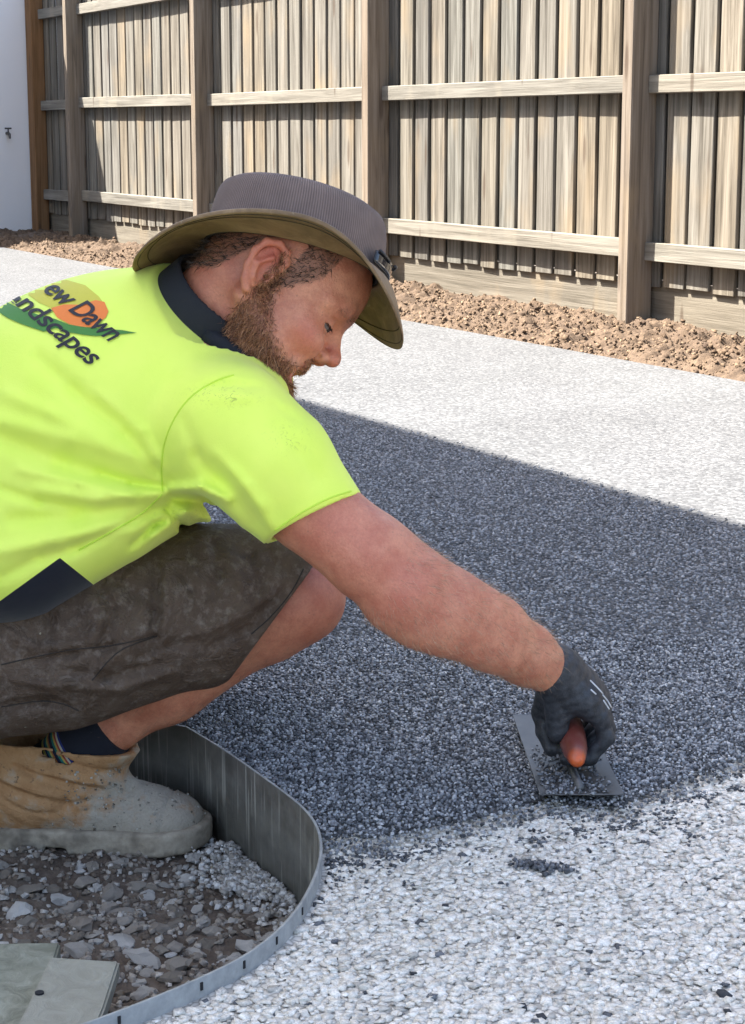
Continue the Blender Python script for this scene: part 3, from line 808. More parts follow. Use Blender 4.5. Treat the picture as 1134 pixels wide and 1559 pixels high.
# ---- the rest of the body
def lerp(a, b, t): return a + (b - a) * t
UA = lerp(SH_R, EL_R, .5)
body_prims = []
body_prims += [(el(CHEST, AX, (.165, .115, .17)), .05), (el(BELLY, AX, (.145, .115, .16)), .06), (el(PELV, AX, (.155, .125, .13)), .06),
               (rc(SH_R, SH_L, .062, .062), .05)]
body_prims += [(f_, .010) for f_, _ in chain([SH_R, P(470, 770, 2.262), P(562, 850, 2.262), P(616, 898, 2.268)], [.064, .0525, .0495, .0475])]
body_prims += [(rc(P(565, 832, 2.258), P(735, 930, 2.31), .030, .028), .03), (rc(P(650, 950, 2.27), P(770, 1000, 2.34), .026, .020), .02)]
FB = P(672, 930, 2.295)
body_prims += [(f_, .014) for f_, _ in chain([P(616, 900, 2.268), FB, P(745, 962, 2.345), P(800, 996, 2.385), WR_R, P(872, 1040, 2.435)], [.0475, .0495, .0455, .037, .0285, .027])]
body_prims += [(rc(P(590, 925, 2.262), P(630, 945, 2.275), .022, .028), .02)]      # point of the elbow
body_prims += [(f_, .03) for f_, _ in chain([SH_L, lerp(SH_L, EL_L, .5), EL_L, lerp(EL_L, WR_L, .3), WR_L, WR_L + unit(WR_L - EL_L) * .09], [.062, .052, .042, .042, .026, .032])]
for HIP, KN, AN, s in ((HIP_R, KN_R, AN_R, 1), (HIP_L, KN_L, AN_L, -1)):
    body_prims += [(f_, .012) for f_, _ in chain([HIP, lerp(HIP, KN, .5), KN], [.088, .074, .056])]
    dn = unit(np.cross(unit(AN - KN), V(0, 0, 1)));  dn = dn if dn @ UPV > 0 else -dn       # behind the shin = up in the picture
    fr = -dn
    body_prims += [(rc(KN + fr * .012, lerp(KN, AN, .12) + fr * .012, .050, .046), .02),
                   (rc(lerp(KN, AN, .02) + fr * .004, lerp(KN, AN, .5) + fr * .004, .050, .040), .03),
                   (rc(lerp(KN, AN, .15) + dn * .016, lerp(KN, AN, .5) + dn * .014, .046, .046), .03),
                   (rc(lerp(KN, AN, .5) + dn * .008, AN, .043, .033), .03)]
_body = union(body_prims)
f_body = lambda p: smin(_body(p), _neck(p), .012)

person = empty('person', tuple(P(110, 1300, 2.43) * [1, 1, 0] + [0, 0, -0.12]), 'crouching person in a lime polo shirt, brown shorts and wide brimmed hat, trowelling the paving', 'person')

# skin
k = NT('skin'); red = k.att('red', False); brd = k.att('beard', False)
c = k.pos(); n1 = k.noise(c, 34, 6, 0.72); n2 = k.noise(c, 330, 4, 0.65); fre = k.vor(c, 170)
col = k.mix(k.ramp(n1, [(0.36, 0.0), (0.64, 1.0)]), (0.65, 0.285, 0.165), (0.48, 0.165, 0.092))
col = k.mix(k.math('MULTIPLY', red, 0.85, True), col, (0.50, 0.125, 0.085))
frm = k.math('MULTIPLY', k.ramp(fre.outputs['Distance'], [(0.10, 1.0), (0.26, 0.0)]), k.ramp(k.noise(c, 60, 2, 0.5), [(0.48, 0.0), (0.6, 0.5)]))
col = k.mix(frm, col, (0.33, 0.15, 0.09))
col = k.mix(1.0, col, k.ramp(n2, [(0.3, 0.90), (0.7, 1.07)]), 'MULTIPLY')
col = k.mix(brd, col, (0.24, 0.11, 0.065))
k.set(Base_Color=col, Roughness=k.ramp(n2, [(0.3, 0.33), (0.7, 0.52)]), Subsurface_Weight=0.12, Subsurface_Scale=0.01)
k.b.inputs['Subsurface Radius'].default_value = (1.0, 0.35, 0.2)
k.bump(k.math('ADD', n2, k.math('MULTIPLY', n1, 1.0)), 0.34, 0.0035)
MAT['skin'] = k.m

pts = [SH_R, EL_R, WR_R, SH_L, EL_L, WR_L, NECK, CHEST, PELV, HIP_R, KN_R, AN_R, HIP_L, KN_L, AN_L, H(0, 0, -.02)]
lo_, hi_ = bounds(pts, .2)
bv, bq = nets(f_body, lo_, hi_, .0052)
NCUT = NECK + NAXIS * 0.035
dcut = (bv - NCUT) @ NAXIS
bv, bq = cut(bv, bq, ~((dcut > 0.004) & (np.linalg.norm(bv - NCUT, axis=1) < .16)))
lo_, hi_ = bounds([H(a_, b_, c_) for a_ in (-.1, .15) for b_ in (-.1, .1) for c_ in (-.12, .15)] + [NCUT], .02)
hv, hq = nets(f_head, lo_, hi_, .0018)
hv, hq = cut(hv, hq, (((hv - NCUT) @ NAXIS > -0.004) | ((hv - HC0) @ hf > .045)) & ((hv - lo_).min(1) > .006) & ((hi_ - hv).min(1) > .006))
bv = relax(bv, bq, 2); hv = relax(hv, hq, 1, .35)
av = np.concatenate([bv, hv]); aq = np.concatenate([bq, hq + len(bv)])
me = mesh_np('body', av, aq, MAT['skin'], True)
def blob(p, c, r): return np.exp(-((p - c) ** 2).sum(1) / r ** 2)
hloc = (av - HC0) @ HAX.T                       # head coordinates of every vertex
ishead = np.arange(len(av)) >= len(bv)
redn = 0.55 * blob(av, P(625, 905, 2.20), .06) + .5 * blob(av, P(500, 800, 2.2), .06) + .55 * blob(av, P(510, 900, 2.42), .06) + .35 * blob(av, P(720, 950, 2.3), .05)
ye = np.abs(hloc[:, 1])
redn += ishead * (.9 * np.exp(-((hloc[:, 2] + .055) / .016) ** 2) * (hloc[:, 0] > .088) * (ye < .034) + 1.1 * np.exp(-(((hloc - np.array([.128, 0, -.006])) / .016) ** 2).sum(1)) + .8 * np.exp(-((hloc[:, 0] - .088) / .022) ** 2 - ((hloc[:, 2] + .02) / .022) ** 2)
                  + .9 * np.exp(-((hloc[:, 0] + .006) / .022) ** 2 - ((hloc[:, 2] - .022) / .022) ** 2) * (ye > .076) + .35 * np.exp(-((hloc[:, 0] + .04) / .05) ** 2 - ((hloc[:, 2] + .03) / .05) ** 2))
def beard_mask(h):
    x, y, z = h[:, 0], np.abs(h[:, 1]), h[:, 2]
    top = np.interp(x, [0.0, .02, .04, .06, .08, .10], [.06, .02, -.018, -.036, -.044, -.040])       # cheek line of the beard
    m = np.clip((top - z) / .020, 0, 1) * np.clip((x - .000) / .008, 0, 1) * np.clip((z + .108) / .02, 0, 1)
    lips = np.exp(-((z + .0560 - .10 * np.clip(y - .012, 0, .03)) / .0100) ** 2) * (y < .040) * (x > .080)
    m = m * (1 - np.clip(lips * 1.3, 0, 1) * (z > -.066))
    mo = np.clip((z + .046) / .004, 0, 1) * np.clip((-.023 - z) / .004, 0, 1) * np.clip((.033 - y) / .006, 0, 1) * (x > .09)   # moustache
    return np.maximum(m, mo)
def hair_mask(h):
    x, y, z = h[:, 0], np.abs(h[:, 1]), h[:, 2]
    side = np.clip((z - np.interp(x, [.0, .02, .05, .07], [-.02, -.01, .030, .06])) / .008, 0, 1) * np.clip((.060 - x) / .01, 0, 1) * (x > .008)
    back = np.clip((z - np.interp(x, [-.09, -.05, -.028, -.02], [-.046, -.034, .020, .04])) / .008, 0, 1) * (x < -.012)
    over = np.clip((z - .042) / .006, 0, 1) * (x < .058)
    return np.maximum(np.maximum(side, back), over)
bm_ = np.where(ishead, np.maximum(beard_mask(hloc) * .55, hair_mask(hloc) * .8), 0) * ((ye < .074) | (hloc[:, 0] > .02) | (hloc[:, 0] < -.03))
attr(me, 'red', np.clip(redn, 0, 1)); attr(me, 'beard', bm_)
body = obj_world('body', me, person)

# eyes and teeth
ke = NT('shaded_eyeball'); ke.set(Base_Color=(0.16, 0.12, 0.10), Roughness=0.3)  # eyeball colour darkened to stand in for the lashes' shadow
ki = NT('iris_brown'); ki.set(Base_Color=(0.05, 0.03, 0.02), Roughness=0.15)
for c in EYES:
    bm = bmesh.new(); bmesh.ops.create_uvsphere(bm, u_segments=20, v_segments=14, radius=.0128)
    bmesh.ops.translate(bm, verts=bm.verts, vec=Vector(c))
    e = bm_obj('eyeball', bm, ke.m, body, True)
    bm = bmesh.new(); bmesh.ops.create_uvsphere(bm, u_segments=14, v_segments=10, radius=.0078)
    bmesh.ops.translate(bm, verts=bm.verts, vec=Vector(c + unit(hf - hu * .25) * .0066)); bm_obj('iris', bm, ki.m, e, True)
kt = NT('teeth'); kt.set(Base_Color=(0.84, 0.80, 0.72), Roughness=0.3)
bm = bmesh.new()
for i in range(-6, 7):
    a = i * .0056
    tv = bmesh.ops.create_cube(bm, size=1.0)['verts']
    bmesh.ops.scale(bm, verts=tv, vec=(.004, .0057, .009))
    yaw = -a / .03
    for v_ in tv:
        x_, y_, z_ = v_.co; x_, y_ = x_ * math.cos(yaw) + y_ * math.sin(yaw), -x_ * math.sin(yaw) + y_ * math.cos(yaw)
        v_.co = Vector(H(.1035 - a * a * 9 + x_, a + y_, -.0480 + z_))
bm_obj('teeth', bm, kt.m, body)

# ---- hair as fine tapered blades grown from the skin
def grow(name, n, mask, length, flow, mat, parent, v, q, width=.0006, curl=.25, seg=3, seed=1, tone=None):
    r = np.random.default_rng(seed)
    tri = np.concatenate([q[:, [0, 1, 2]], q[:, [0, 2, 3]]])
    a, b, c = v[tri[:, 0]], v[tri[:, 1]], v[tri[:, 2]]
    nn = np.cross(b - a, c - a); ar = np.linalg.norm(nn, axis=1) / 2; nn = nn / np.maximum(ar * 2, 1e-12)[:, None]
    w = mask((a + b + c) / 3) * ar
    if w.sum() <= 0: return None
    pk = r.choice(len(tri), n, p=w / w.sum()); u = r.random((n, 2)); fl = u.sum(1) > 1; u[fl] = 1 - u[fl]
    p = a[pk] + u[:, :1] * (b - a)[pk] + u[:, 1:] * (c - a)[pk]; nr = nn[pk]
    fd = flow(p) ; fd = fd - nr * (fd * nr).sum(1)[:, None]
    L = length(p) * r.uniform(.55, 1.25, n)
    rnd = r.normal(0, curl, (n, 3))
    d0 = fd + nr * .55 + rnd; d0 /= np.linalg.norm(d0, axis=1)[:, None]
    rnd2 = r.normal(0, curl * 1.3, (n, 3))
    vs = []; cur = p - nr * .0006
    side = np.cross(d0, r.normal(size=(n, 3))); side /= np.linalg.norm(side, axis=1)[:, None]
    for i in range(seg + 1):
        ww = width * (1 - i / (seg + .6))
        vs += [cur - side * ww, cur + side * ww]
        d = d0 + rnd2 * (i / seg) + fd * .4 * i / seg - nr * .25 * i / seg; d /= np.linalg.norm(d, axis=1)[:, None]
        cur = cur + d * (L / seg)[:, None]
    V_ = np.stack(vs, 1).reshape(-1, 3); k_ = 2 * (seg + 1)
    base = (np.arange(n) * k_)[:, None]
    F_ = np.concatenate([base + np.array([[2 * i, 2 * i + 1, 2 * i + 3, 2 * i + 2]]) for i in range(seg)])
    me = mesh_np(name, V_, F_, mat, True)
    if tone is not None: attr(me, 'tone', np.repeat(tone(n, r), k_, 0))
    return obj_world(name, me, parent)
kh = NT('hair_strands'); kh.set(Base_Color=kh.att('tone'), Roughness=0.45)
tl = lambda p: (p - HC0) @ HAX.T
o = grow('beard', 15000, lambda p: beard_mask(tl(p)), lambda p: np.where(tl(p)[:, 2] > -.048, np.where(tl(p)[:, 0] > .086, .0045, .0080), .0135), lambda p: np.tile(-hu * .9 + hf * .25, (len(p), 1)), kh.m, body, hv, hq, .00046, .50, 3, 2,
         lambda n, r: tones(n, [(0, (.05, .021, .011)), (.45, (.27, .105, .045)), (1, (.62, .32, .16))], r.random(n)))
o = grow('hair', 8000, lambda p: hair_mask(tl(p)) * ((np.abs(tl(p)[:, 1]) < .075) | (tl(p)[:, 0] > .02) | (tl(p)[:, 0] < -.03)), lambda p: np.full(len(p), .014), lambda p: np.tile(-hu * .6 - hf * .5, (len(p), 1)), kh.m, body, hv, hq, .00045, .45, 3, 3,
         lambda n, r: tones(n, [(0, (.012, .009, .007)), (.6, (.04, .025, .016)), (1, (.10, .06, .035))], r.random(n)))
for sd_ in (-1, 1):
    o = grow('eyebrow', 150, lambda p: ((np.abs(tl(p)[:, 2] - .040 + .006 * (np.abs(tl(p)[:, 1]) - .03) / .02) < .0055) & (tl(p)[:, 0] > .075) & (sd_ * tl(p)[:, 1] > .012) & (np.abs(tl(p)[:, 1]) < .052)).astype(float), lambda p: np.full(len(p), .009), lambda p: np.tile(hu * .1, (len(p), 1)) - hf * .3 + np.sign(tl(p)[:, 1])[:, None] * hl * .8, kh.m, body, hv, hq, .00028, .2, 3, 4 + sd_,
         lambda n, r: tones(n, [(0, (.14, .07, .04)), (1, (.32, .18, .10))], r.random(n)))
for sd_ in (-1, 1):
    grow('eyelashes', 70, lambda p: ((np.abs(tl(p)[:, 2] - .0150) < .0016) & (tl(p)[:, 0] > .088) & (sd_ * tl(p)[:, 1] > .020) & (sd_ * tl(p)[:, 1] < .047)).astype(float), lambda p: np.full(len(p), .0075), lambda p: np.tile(hf * .8 - hu * .5, (len(p), 1)) + sd_ * hl * .3, kh.m, body, hv, hq, .00035, .12, 3, 40 + sd_, lambda n, r: tones(n, [(0, (.012, .008, .006)), (1, (.03, .02, .015))], r.random(n)))
fore = lambda p: ((np.linalg.norm(p - lerp(EL_R, WR_R, .45), axis=1) < .17) & (((p - SH_R) @ unit(EL_R - SH_R)) > .2) & (((p - WR_R) @ unit(WR_R - EL_R)) < -.024)).astype(float)
o = grow('arm_hair', 4200, fore, lambda p: np.full(len(p), .013), lambda p: np.tile(unit(WR_R - EL_R) * .8 - ZUP * .3, (len(p), 1)), kh.m, body, bv, bq, .00018, .3, 3, 5,
         lambda n, r: tones(n, [(0, (.20, .11, .06)), (1, (.55, .38, .24))], r.random(n)))
shin = lambda p: ((np.linalg.norm(p - lerp(KN_R, AN_R, .4), axis=1) < .16)).astype(float)
o = grow('leg_hair', 1500, shin, lambda p: np.full(len(p), .013), lambda p: np.tile(unit(AN_R - KN_R) * .8, (len(p), 1)), kh.m, body, bv, bq, .00014, .3, 3, 6,
         lambda n, r: tones(n, [(0, (.14, .08, .05)), (1, (.34, .21, .13))], r.random(n)))
# ================================================================== clothes
def topx(p):
    q = p - CPOS; z = q @ FWD
    return 567 + FPX * (q @ RGT) / z, 779.5 - FPX * (q @ UPV) / z, z
def folds(p, lines, zmax=2.5, gain=2.0):
    """cloth folds: ridges (amp < 0 pushes out) along strokes over the near side of the cloth"""
    x, y, z = topx(p); d = np.zeros(len(p)); near = np.clip((zmax - z) / .06, 0, 1)
    for pts_, w, amp in lines:
        for i in range(len(pts_) - 1):
            a = np.array(pts_[i], float); b = np.array(pts_[i + 1], float); ab = b - a; l = ab @ ab
            t = ((x - a[0]) * ab[0] + (y - a[1]) * ab[1]) / l; tc = np.clip(t, 0, 1)
            dd = np.hypot(x - a[0] - tc * ab[0], y - a[1] - tc * ab[1])
            taper = 1.0 if 0 < i < len(pts_) - 2 else 1 - 0.6 * np.abs(tc - .5)
            d = np.where(dd < 3 * w, np.where(np.abs(amp * np.exp(-(dd / w) ** 2) * taper) > np.abs(d * 0 + d), amp * np.exp(-(dd / w) ** 2) * taper, d) if False else d + amp * np.exp(-(dd / w) ** 2) * taper * (1.0 / max(1, 1)), d)
    return d * near * gain
# ---- shirt
HEM_C = P(479, 789, 2.262); HEM_N = V(.45, .88, -.1)
torso = [(el(P(212, 602, 2.425), AX, (.192, .150, .195)), .05), (el(P(75, 678, 2.43), AX, (.176, .168, .20)), .08), (el(P(-80, 770, 2.44), AX, (.18, .165, .19)), .08),
         (rc(SH_R, SH_L, .070, .080), .04), (rc(P(285, 510, 2.42), NECK + NAXIS * .01, .084, .076), .035),
         (rc(P(150, 770, 2.33), P(20, 830, 2.33), .07, .085), .05), (rc(P(300, 545, 2.35), P(400, 604, 2.335), .034, .030), .02)]
torso = union(torso)
sleeve = union([(rc(SH_R, P(412, 712, 2.262), .076, .0745), .012), (rc(P(412, 712, 2.262), P(505, 818, 2.262), .0745, .0575), .012)])
sl_in = rc(P(430, 728, 2.262), P(530, 846, 2.264), .0560, .0525)
sl_L = union([(rc(SH_L, lerp(SH_L, EL_L, .6), .082, .068), .03)])
armpit = [([(247, 745), (306, 747), (345, 785)], 10, .006)]
SF = [([(150, 720), (200, 735), (250, 742)], 6, .004), ([(30, 715), (120, 735), (200, 755)], 8, -.003), ([(120, 610), (190, 660), (240, 720)], 9, .003), ([(150, 600), (215, 655), (250, 720)], 8, -.002), ([(0, 745), (60, 765), (130, 775)], 8, .0035), ([(0, 880), (60, 850), (120, 835)], 9, .003), ([(255, 775), (275, 800), (290, 815)], 6, .004), ([(330, 690), (375, 740), (410, 800)], 7, -.002), ([(280, 640), (300, 690), (330, 730)], 10, .002), ([(200, 830), (235, 800), (265, 790)], 6, .004), ([(380, 600), (420, 615), (450, 640)], 7, .0014), ([(0, 668), (95, 705), (215, 742)], 15, .0055), ([(0, 640), (110, 668), (225, 700)], 13, -.0035), ([(60, 548), (112, 596), (180, 640)], 14, .0040), ([(20, 792), (120, 786), (222, 768)], 13, .0050),
      ([(60, 745), (150, 760), (245, 752)], 11, -.0045), ([(10, 600), (80, 630), (160, 672)], 12, -.003),
      ([(0, 840), (80, 822), (200, 800)], 12, -.0045), ([(110, 835), (200, 795), (262, 765)], 9, .0045), ([(230, 820), (262, 792), (290, 775)], 8, -.004),
      ([(262, 745), (305, 742), (345, 760)], 8, -.006), ([(262, 758), (310, 765), (352, 800)], 7, .006), ([(285, 780), (315, 790), (330, 800)], 7, -.004),
      ([(300, 700), (340, 735), (385, 790)], 14, .003), ([(355, 720), (400, 770), (425, 815)], 12, -.0022),
      ([(310, 590), (345, 585), (395, 590)], 7, .0022), ([(330, 606), (380, 602), (430, 615)], 9, -.0018), ([(420, 640), (455, 690), (480, 730)], 14, .0016)]
def f_shirt(p):
    t = torso(p); s = sleeve(p)
    d = smin(t, s, .028); d = smin(d, sl_L(p), .03)
    d = d + folds(p, SF)
    inarm = ((p - P(400, 690, 2.26)) @ unit(HEM_N)) > 0
    hem = (p - HEM_C) @ unit(HEM_N)
    nearsl = s - .03
    d = np.where(nearsl < t, np.maximum(d, hem), d)                    # sleeve ends at its hem
    d = np.where(nearsl < .02, np.maximum(d, -np.maximum(sl_in(p), -(hem + .035))), d)   # and is hollow there
    d = np.maximum(d, -np.maximum(_neckcut(p), -((p - NECK) @ NAXIS)))
    top = np.maximum((p - NECK) @ NAXIS - .006, np.linalg.norm(p - NECK, axis=1) - .12)
    d = np.where(np.linalg.norm(p - NECK, axis=1) < .12, np.maximum(d, (p - NECK) @ NAXIS - .006), d)
    return d
_neckcut = rc(NECK - NAXIS * .05, NECK + NAXIS * .08, .068, .066)
kf = NT('hi_vis_polo'); c = kf.pos(); weave = kf.noise(c, 900, 2, 0.5); nz = kf.noise(c, 14, 3, 0.5); blk = kf.att('black', False)
col = kf.mix(kf.ramp(nz, [(0.3, 0.0), (0.7, 1.0)]), (0.80, 0.92, 0.15), (0.74, 0.89, 0.12))
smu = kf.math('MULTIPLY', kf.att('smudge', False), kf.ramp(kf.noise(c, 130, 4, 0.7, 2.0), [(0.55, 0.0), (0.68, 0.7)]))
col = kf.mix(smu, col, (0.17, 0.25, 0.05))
col = kf.mix(kf.ramp(blk, [(0.495, 0.0), (0.505, 1.0)]), col, (0.012, 0.013, 0.02))
kf.set(Base_Color=col, Roughness=0.8, Sheen_Weight=0.15); kf.b.inputs['Specular IOR Level'].default_value = 0.2
kf.bump(kf.math('ADD', weave, kf.math('MULTIPLY', kf.noise(c, 55, 3, .6), 1.2)), 0.25, 0.002)
lo_, hi_ = bounds([SH_R, SH_L, PELV, CHEST, HEM_C, NECK, EL_L], .26)
sv, sq = nets(f_shirt, lo_, hi_, .0036, 2.0)
xx_, yy_, zz_ = topx(sv)
sv, sq = cut(sv, sq, xx_ > -260)
sv = relax(sv, sq, 1, .5)
me = mesh_np('polo_shirt', sv, sq, kf.m, True)
xx_, yy_, zz_ = topx(sv)
pan = np.minimum((yy_ - (915 - (915 - 850) * xx_ / 90)) / 40, (92 + (yy_ - 850) * 1.25 - xx_) / 40) + .5      # dark side panel above the hem
tt = (sv - NECK) @ NAXIS; stripe = .5 + (.0042 - np.abs(tt + .026)) / .01
stripe = np.where(np.linalg.norm(sv - NECK - NAXIS * -.026, axis=1) < .13, stripe, 0)
hemb = np.where((np.abs((sv - HEM_C) @ unit(HEM_N)) < .02) & (sleeve(sv) < .002), .5 + (-.0030 - np.abs((sv - HEM_C) @ unit(HEM_N))) / .01, 0)
attr(me, 'black', np.clip(pan, 0, 1))
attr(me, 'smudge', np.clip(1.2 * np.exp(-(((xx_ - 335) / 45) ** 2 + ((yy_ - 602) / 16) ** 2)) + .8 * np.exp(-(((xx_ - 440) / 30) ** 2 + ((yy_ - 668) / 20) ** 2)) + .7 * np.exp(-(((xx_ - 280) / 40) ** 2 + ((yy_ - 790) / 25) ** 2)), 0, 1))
shirt = obj_world('polo_shirt', me, person)
shirt_bvh = BVHTree.FromPolygons([tuple(p) for p in sv], [tuple(q) for q in sq])
# ---- collar
def f_collar(p):
    t = (p - NECK) @ NAXIS
    d = np.abs(_neckcol(p) - .0060 - .14 * np.clip(.045 - t, 0, .1)) - .0030
    return np.maximum(d, np.maximum(t - .040, -t - .042))
_neckcol = rc(NECK - NAXIS * .06, NECK + NAXIS * .10, .070, .062)
kc = NT('collar_knit'); kc.set(Base_Color=(0.012, 0.013, 0.018), Roughness=0.85); kc.bump(kc.noise(kc.pos(), 700, 2, .5), .3, .002)
lo_, hi_ = bounds([NECK], .13); v_, q_ = nets(f_collar, lo_, hi_, .0028, 2.0); v_ = relax(v_, q_, 2)
obj_world('collar', mesh_np('collar', v_, q_, kc.m, True), shirt)

body_bvh = BVHTree.FromPolygons([tuple(p) for p in av], [tuple(q) for q in aq])
hit = []
for q in [(316, 512), (328, 520), (340, 528), (352, 537), (364, 546), (376, 555)]:
    h = body_bvh.ray_cast(Vector(CPOS), Vector(ray(*q)).normalized())
    if h[0] is not None: hit.append(h[0])
if len(hit) > 2:
    bm = bmesh.new(); tube(bm, hit, .013, 10); bm_obj('collar_fold', bm, kc.m, shirt, True)
# ---- shorts
thigh_R = [P(-110, 1000, 2.42), P(180, 948, 2.435), P(300, 920, 2.46), P(445, 884, 2.48)]
tc_ = chain(thigh_R, [.102, .094, .098, .081])
TL = [HIP_L, lerp(HIP_L, KN_L, .5), KN_L]
shorts = union([(f_, .02) for f_, _ in tc_] + [(rc(P(100, 1030, 2.42), P(300, 975, 2.46), .055, .045), .04), (rc(P(-60, 1060, 2.42), P(120, 1020, 2.42), .06, .05), .05),
               (el(P(-150, 900, 2.5), AX, (.17, .15, .16)), .06)] + [(f_, .05) for f_, _ in chain(TL, [.104, .096, .078])])
SHC = P(437, 918, 2.46); SHN = V(.80, .60, 0)
sh_in = rc(P(330, 925, 2.47), P(520, 868, 2.48), .070, .066)
FS = [([(270, 860), (290, 900), (286, 950)], 6, .003), ([(150, 890), (175, 930), (160, 970)], 7, .003), ([(90, 1020), (160, 1030), (240, 1010)], 7, .003), ([(100, 1045), (180, 1050), (260, 1025)], 7, -.003), ([(350, 850), (370, 890), (362, 930)], 7, -.002), ([(380, 840), (398, 880), (390, 930)], 6, .0022), ([(10, 960), (50, 985), (110, 985)], 7, -.003), ([(20, 1035), (80, 1045), (130, 1035)], 6, -.003), ([(210, 1000), (250, 985), (300, 975)], 6, .003), ([(40, 1010), (110, 995), (170, 985), (240, 968)], 7, .0028), ([(238, 868), (236, 930), (232, 985)], 9, .003), ([(250, 860), (255, 920), (247, 990)], 8, -.003), ([(140, 1030), (200, 975), (245, 955)], 8, -.003),
      ([(300, 965), (350, 945), (410, 905)], 8, -.0035), ([(320, 985), (380, 955), (430, 900)], 8, .0035), ([(10, 1075), (70, 1066), (110, 1075)], 8, .0035), ([(325, 830), (335, 870), (320, 910)], 8, .0025),
      ([(60, 900), (75, 940), (68, 985)], 9, .003), ([(130, 905), (150, 950), (130, 1000)], 12, -.003), ([(400, 830), (420, 860), (440, 872)], 8, .002), ([(180, 880), (205, 905), (195, 960)], 10, .0025)]
def f_shorts(p):
    d = shorts(p) + folds(p, FS, 2.6, 3.0)
    nz_ = np.sin(p @ V(70, 20, 30) + 2 * np.sin(p @ V(10, 60, -40))) * np.sin(p @ V(-20, 65, 50))
    d = d + .0012 * nz_
    h = (p - SHC) @ unit(SHN)
    nearR = topx(p)[2] < 2.62
    d = np.where(nearR, np.maximum(d, h), np.maximum(d, ((p - KN_L) @ unit(KN_L - HIP_L)) + .01))
    d = np.where(nearR, np.maximum(d, -np.maximum(sh_in(p), -(h + .03))), d)
    return d
kp = NT('work_shorts'); c = kp.pos(); n1 = kp.noise(c, 22, 5, .65, .6); n2 = kp.noise(c, 75, 5, .7); n3 = kp.noise(c, 800, 2, .5)
col = kp.mix(kp.ramp(n1, [(.3, 0.), (.7, 1.)]), (.078, .049, .032), (.135, .092, .063))
col = kp.mix(kp.math('MULTIPLY', kp.ramp(n2, [(.50, 0.), (.70, 1.)]), .6), col, (.25, .20, .16))
spk = kp.vor(c, 42); col = kp.mix(kp.math('MULTIPLY', kp.ramp(kp.math('ADD', spk.outputs['Distance'], kp.math('MULTIPLY', kp.noise(c, 260, 3, .6), .22)), [(.17, 1.), (.20, 0.)]), kp.ramp(kp.noise(c, 9, 2, .5), [(.60, 0.), (.64, .8)])), col, (.38, .34, .25))
kp.set(Base_Color=col, Roughness=kp.ramp(n1, [(.3, .55), (.7, .85)])); kp.b.inputs['Specular IOR Level'].default_value = .3
crs = kp.noise(kp.pos((1, 1, 1)), 34, 5, .6, 2.2); kp.bump(kp.math('ADD', kp.math('MULTIPLY', n3, .35), kp.math('ADD', kp.math('MULTIPLY', n2, 1.2), kp.math('MULTIPLY', kp.math('ABSOLUTE', kp.math('SUBTRACT', crs, .5)), 6.0))), .55, .005)
lo_, hi_ = bounds([HIP_R, KN_R, HIP_L, KN_L, PELV], .2)
v_, q_ = nets(f_shorts, lo_, hi_, .0042, 2.0); v_ = relax(v_, q_, 2)
pants = obj_world('work_shorts', mesh_np('work_shorts', v_, q_, kp.m, True), person)

def on_surface(bvh, line, off, n=8):
    """a line laid on cloth: photo pixels to places on the surface"""
    hit = []
    for a, b in zip(line[:-1], line[1:]):
        for t_ in np.linspace(0, 1, n, endpoint=False):
            h = bvh.ray_cast(Vector(CPOS), Vector(ray(a[0] + (b[0] - a[0]) * t_, a[1] + (b[1] - a[1]) * t_)).normalized())
            if h[0] is not None: hit.append(h[0] + h[1] * off)
    return hit
def seam(name, bvh, line, r, mat, parent, off=.0002):
    line = smooth_line(line, 2); h = on_surface(bvh, line, off, 4)
    bm = bmesh.new(); tube(bm, h, r, 6); return bm_obj(name, bm, mat, parent, True)
kse = NT('shorts_thread'); kse.set(Base_Color=(.035, .026, .02), Roughness=.9)
pants_bvh = BVHTree.FromPolygons([tuple(p) for p in v_], [tuple(q) for q in q_])
for ln in ([(2, 1012), (60, 998), (110, 988), (170, 984), (235, 968)], [(140, 1036), (165, 1005), (190, 985), (240, 968)], [(2, 1076), (60, 1066), (95, 1070), (120, 1082)], [(462, 866), (444, 902), (412, 940), (382, 966)]):
    seam('seam', pants_bvh, ln, .0009, kse.m, pants)
ksg = NT('shirt_thread'); ksg.set(Base_Color=(.58, .78, .07), Roughness=.85)
for ln in ([(247, 748), (245, 690), (262, 640), (290, 602), (330, 578), (356, 571)], [(534, 748), (500, 758), (455, 782), (418, 808)], [(120, 838), (165, 812), (215, 784), (247, 752)]):
    seam('seam', shirt_bvh, ln, .0011, ksg.m, shirt)
seam('piping', shirt_bvh, [(246, 418), (262, 433), (280, 453), (300, 479), (318, 500)], .0026, kc.m, shirt)
# ---- sock
def sock_for(KN, AN):
    a = lerp(KN, AN, .735); ax = unit(AN - KN)
    d0 = union([(rc(lerp(KN, AN, .55), lerp(KN, AN, .86), .047, .041), .02), (rc(lerp(KN, AN, .86), AN + ax * .02, .041, .044), .02)])
    f_ = lambda p: np.maximum(d0(p) + .0005 * np.sin(((p - a) @ ax) * 900), -((p - a) @ ax))
    lo_, hi_ = bounds([a, AN], .1); v_, q_ = nets(f_, lo_, hi_, .003, 2.0)
    me = mesh_np('sock', v_, q_, MAT['sock'], True); attr(me, 'along', (v_ - a) @ ax); return me
k = NT('striped_sock'); t = k.att('along', False)
stops = [(.0, (.006, .007, .014)), (.50, (.006, .007, .014)), (.505, (.02, .03, .15)), (.535, (.45, .40, .30)), (.555, (.30, .05, .03)), (.58, (.42, .30, .06)), (.605, (.02, .16, .12)), (.63, (.01, .012, .03)), (.67, (.36, .12, .03)), (.69, (.40, .36, .10)), (.71, (.03, .15, .13)), (.735, (.02, .02, .06)), (.76, (.35, .28, .06)), (.79, (.01, .012, .02))]
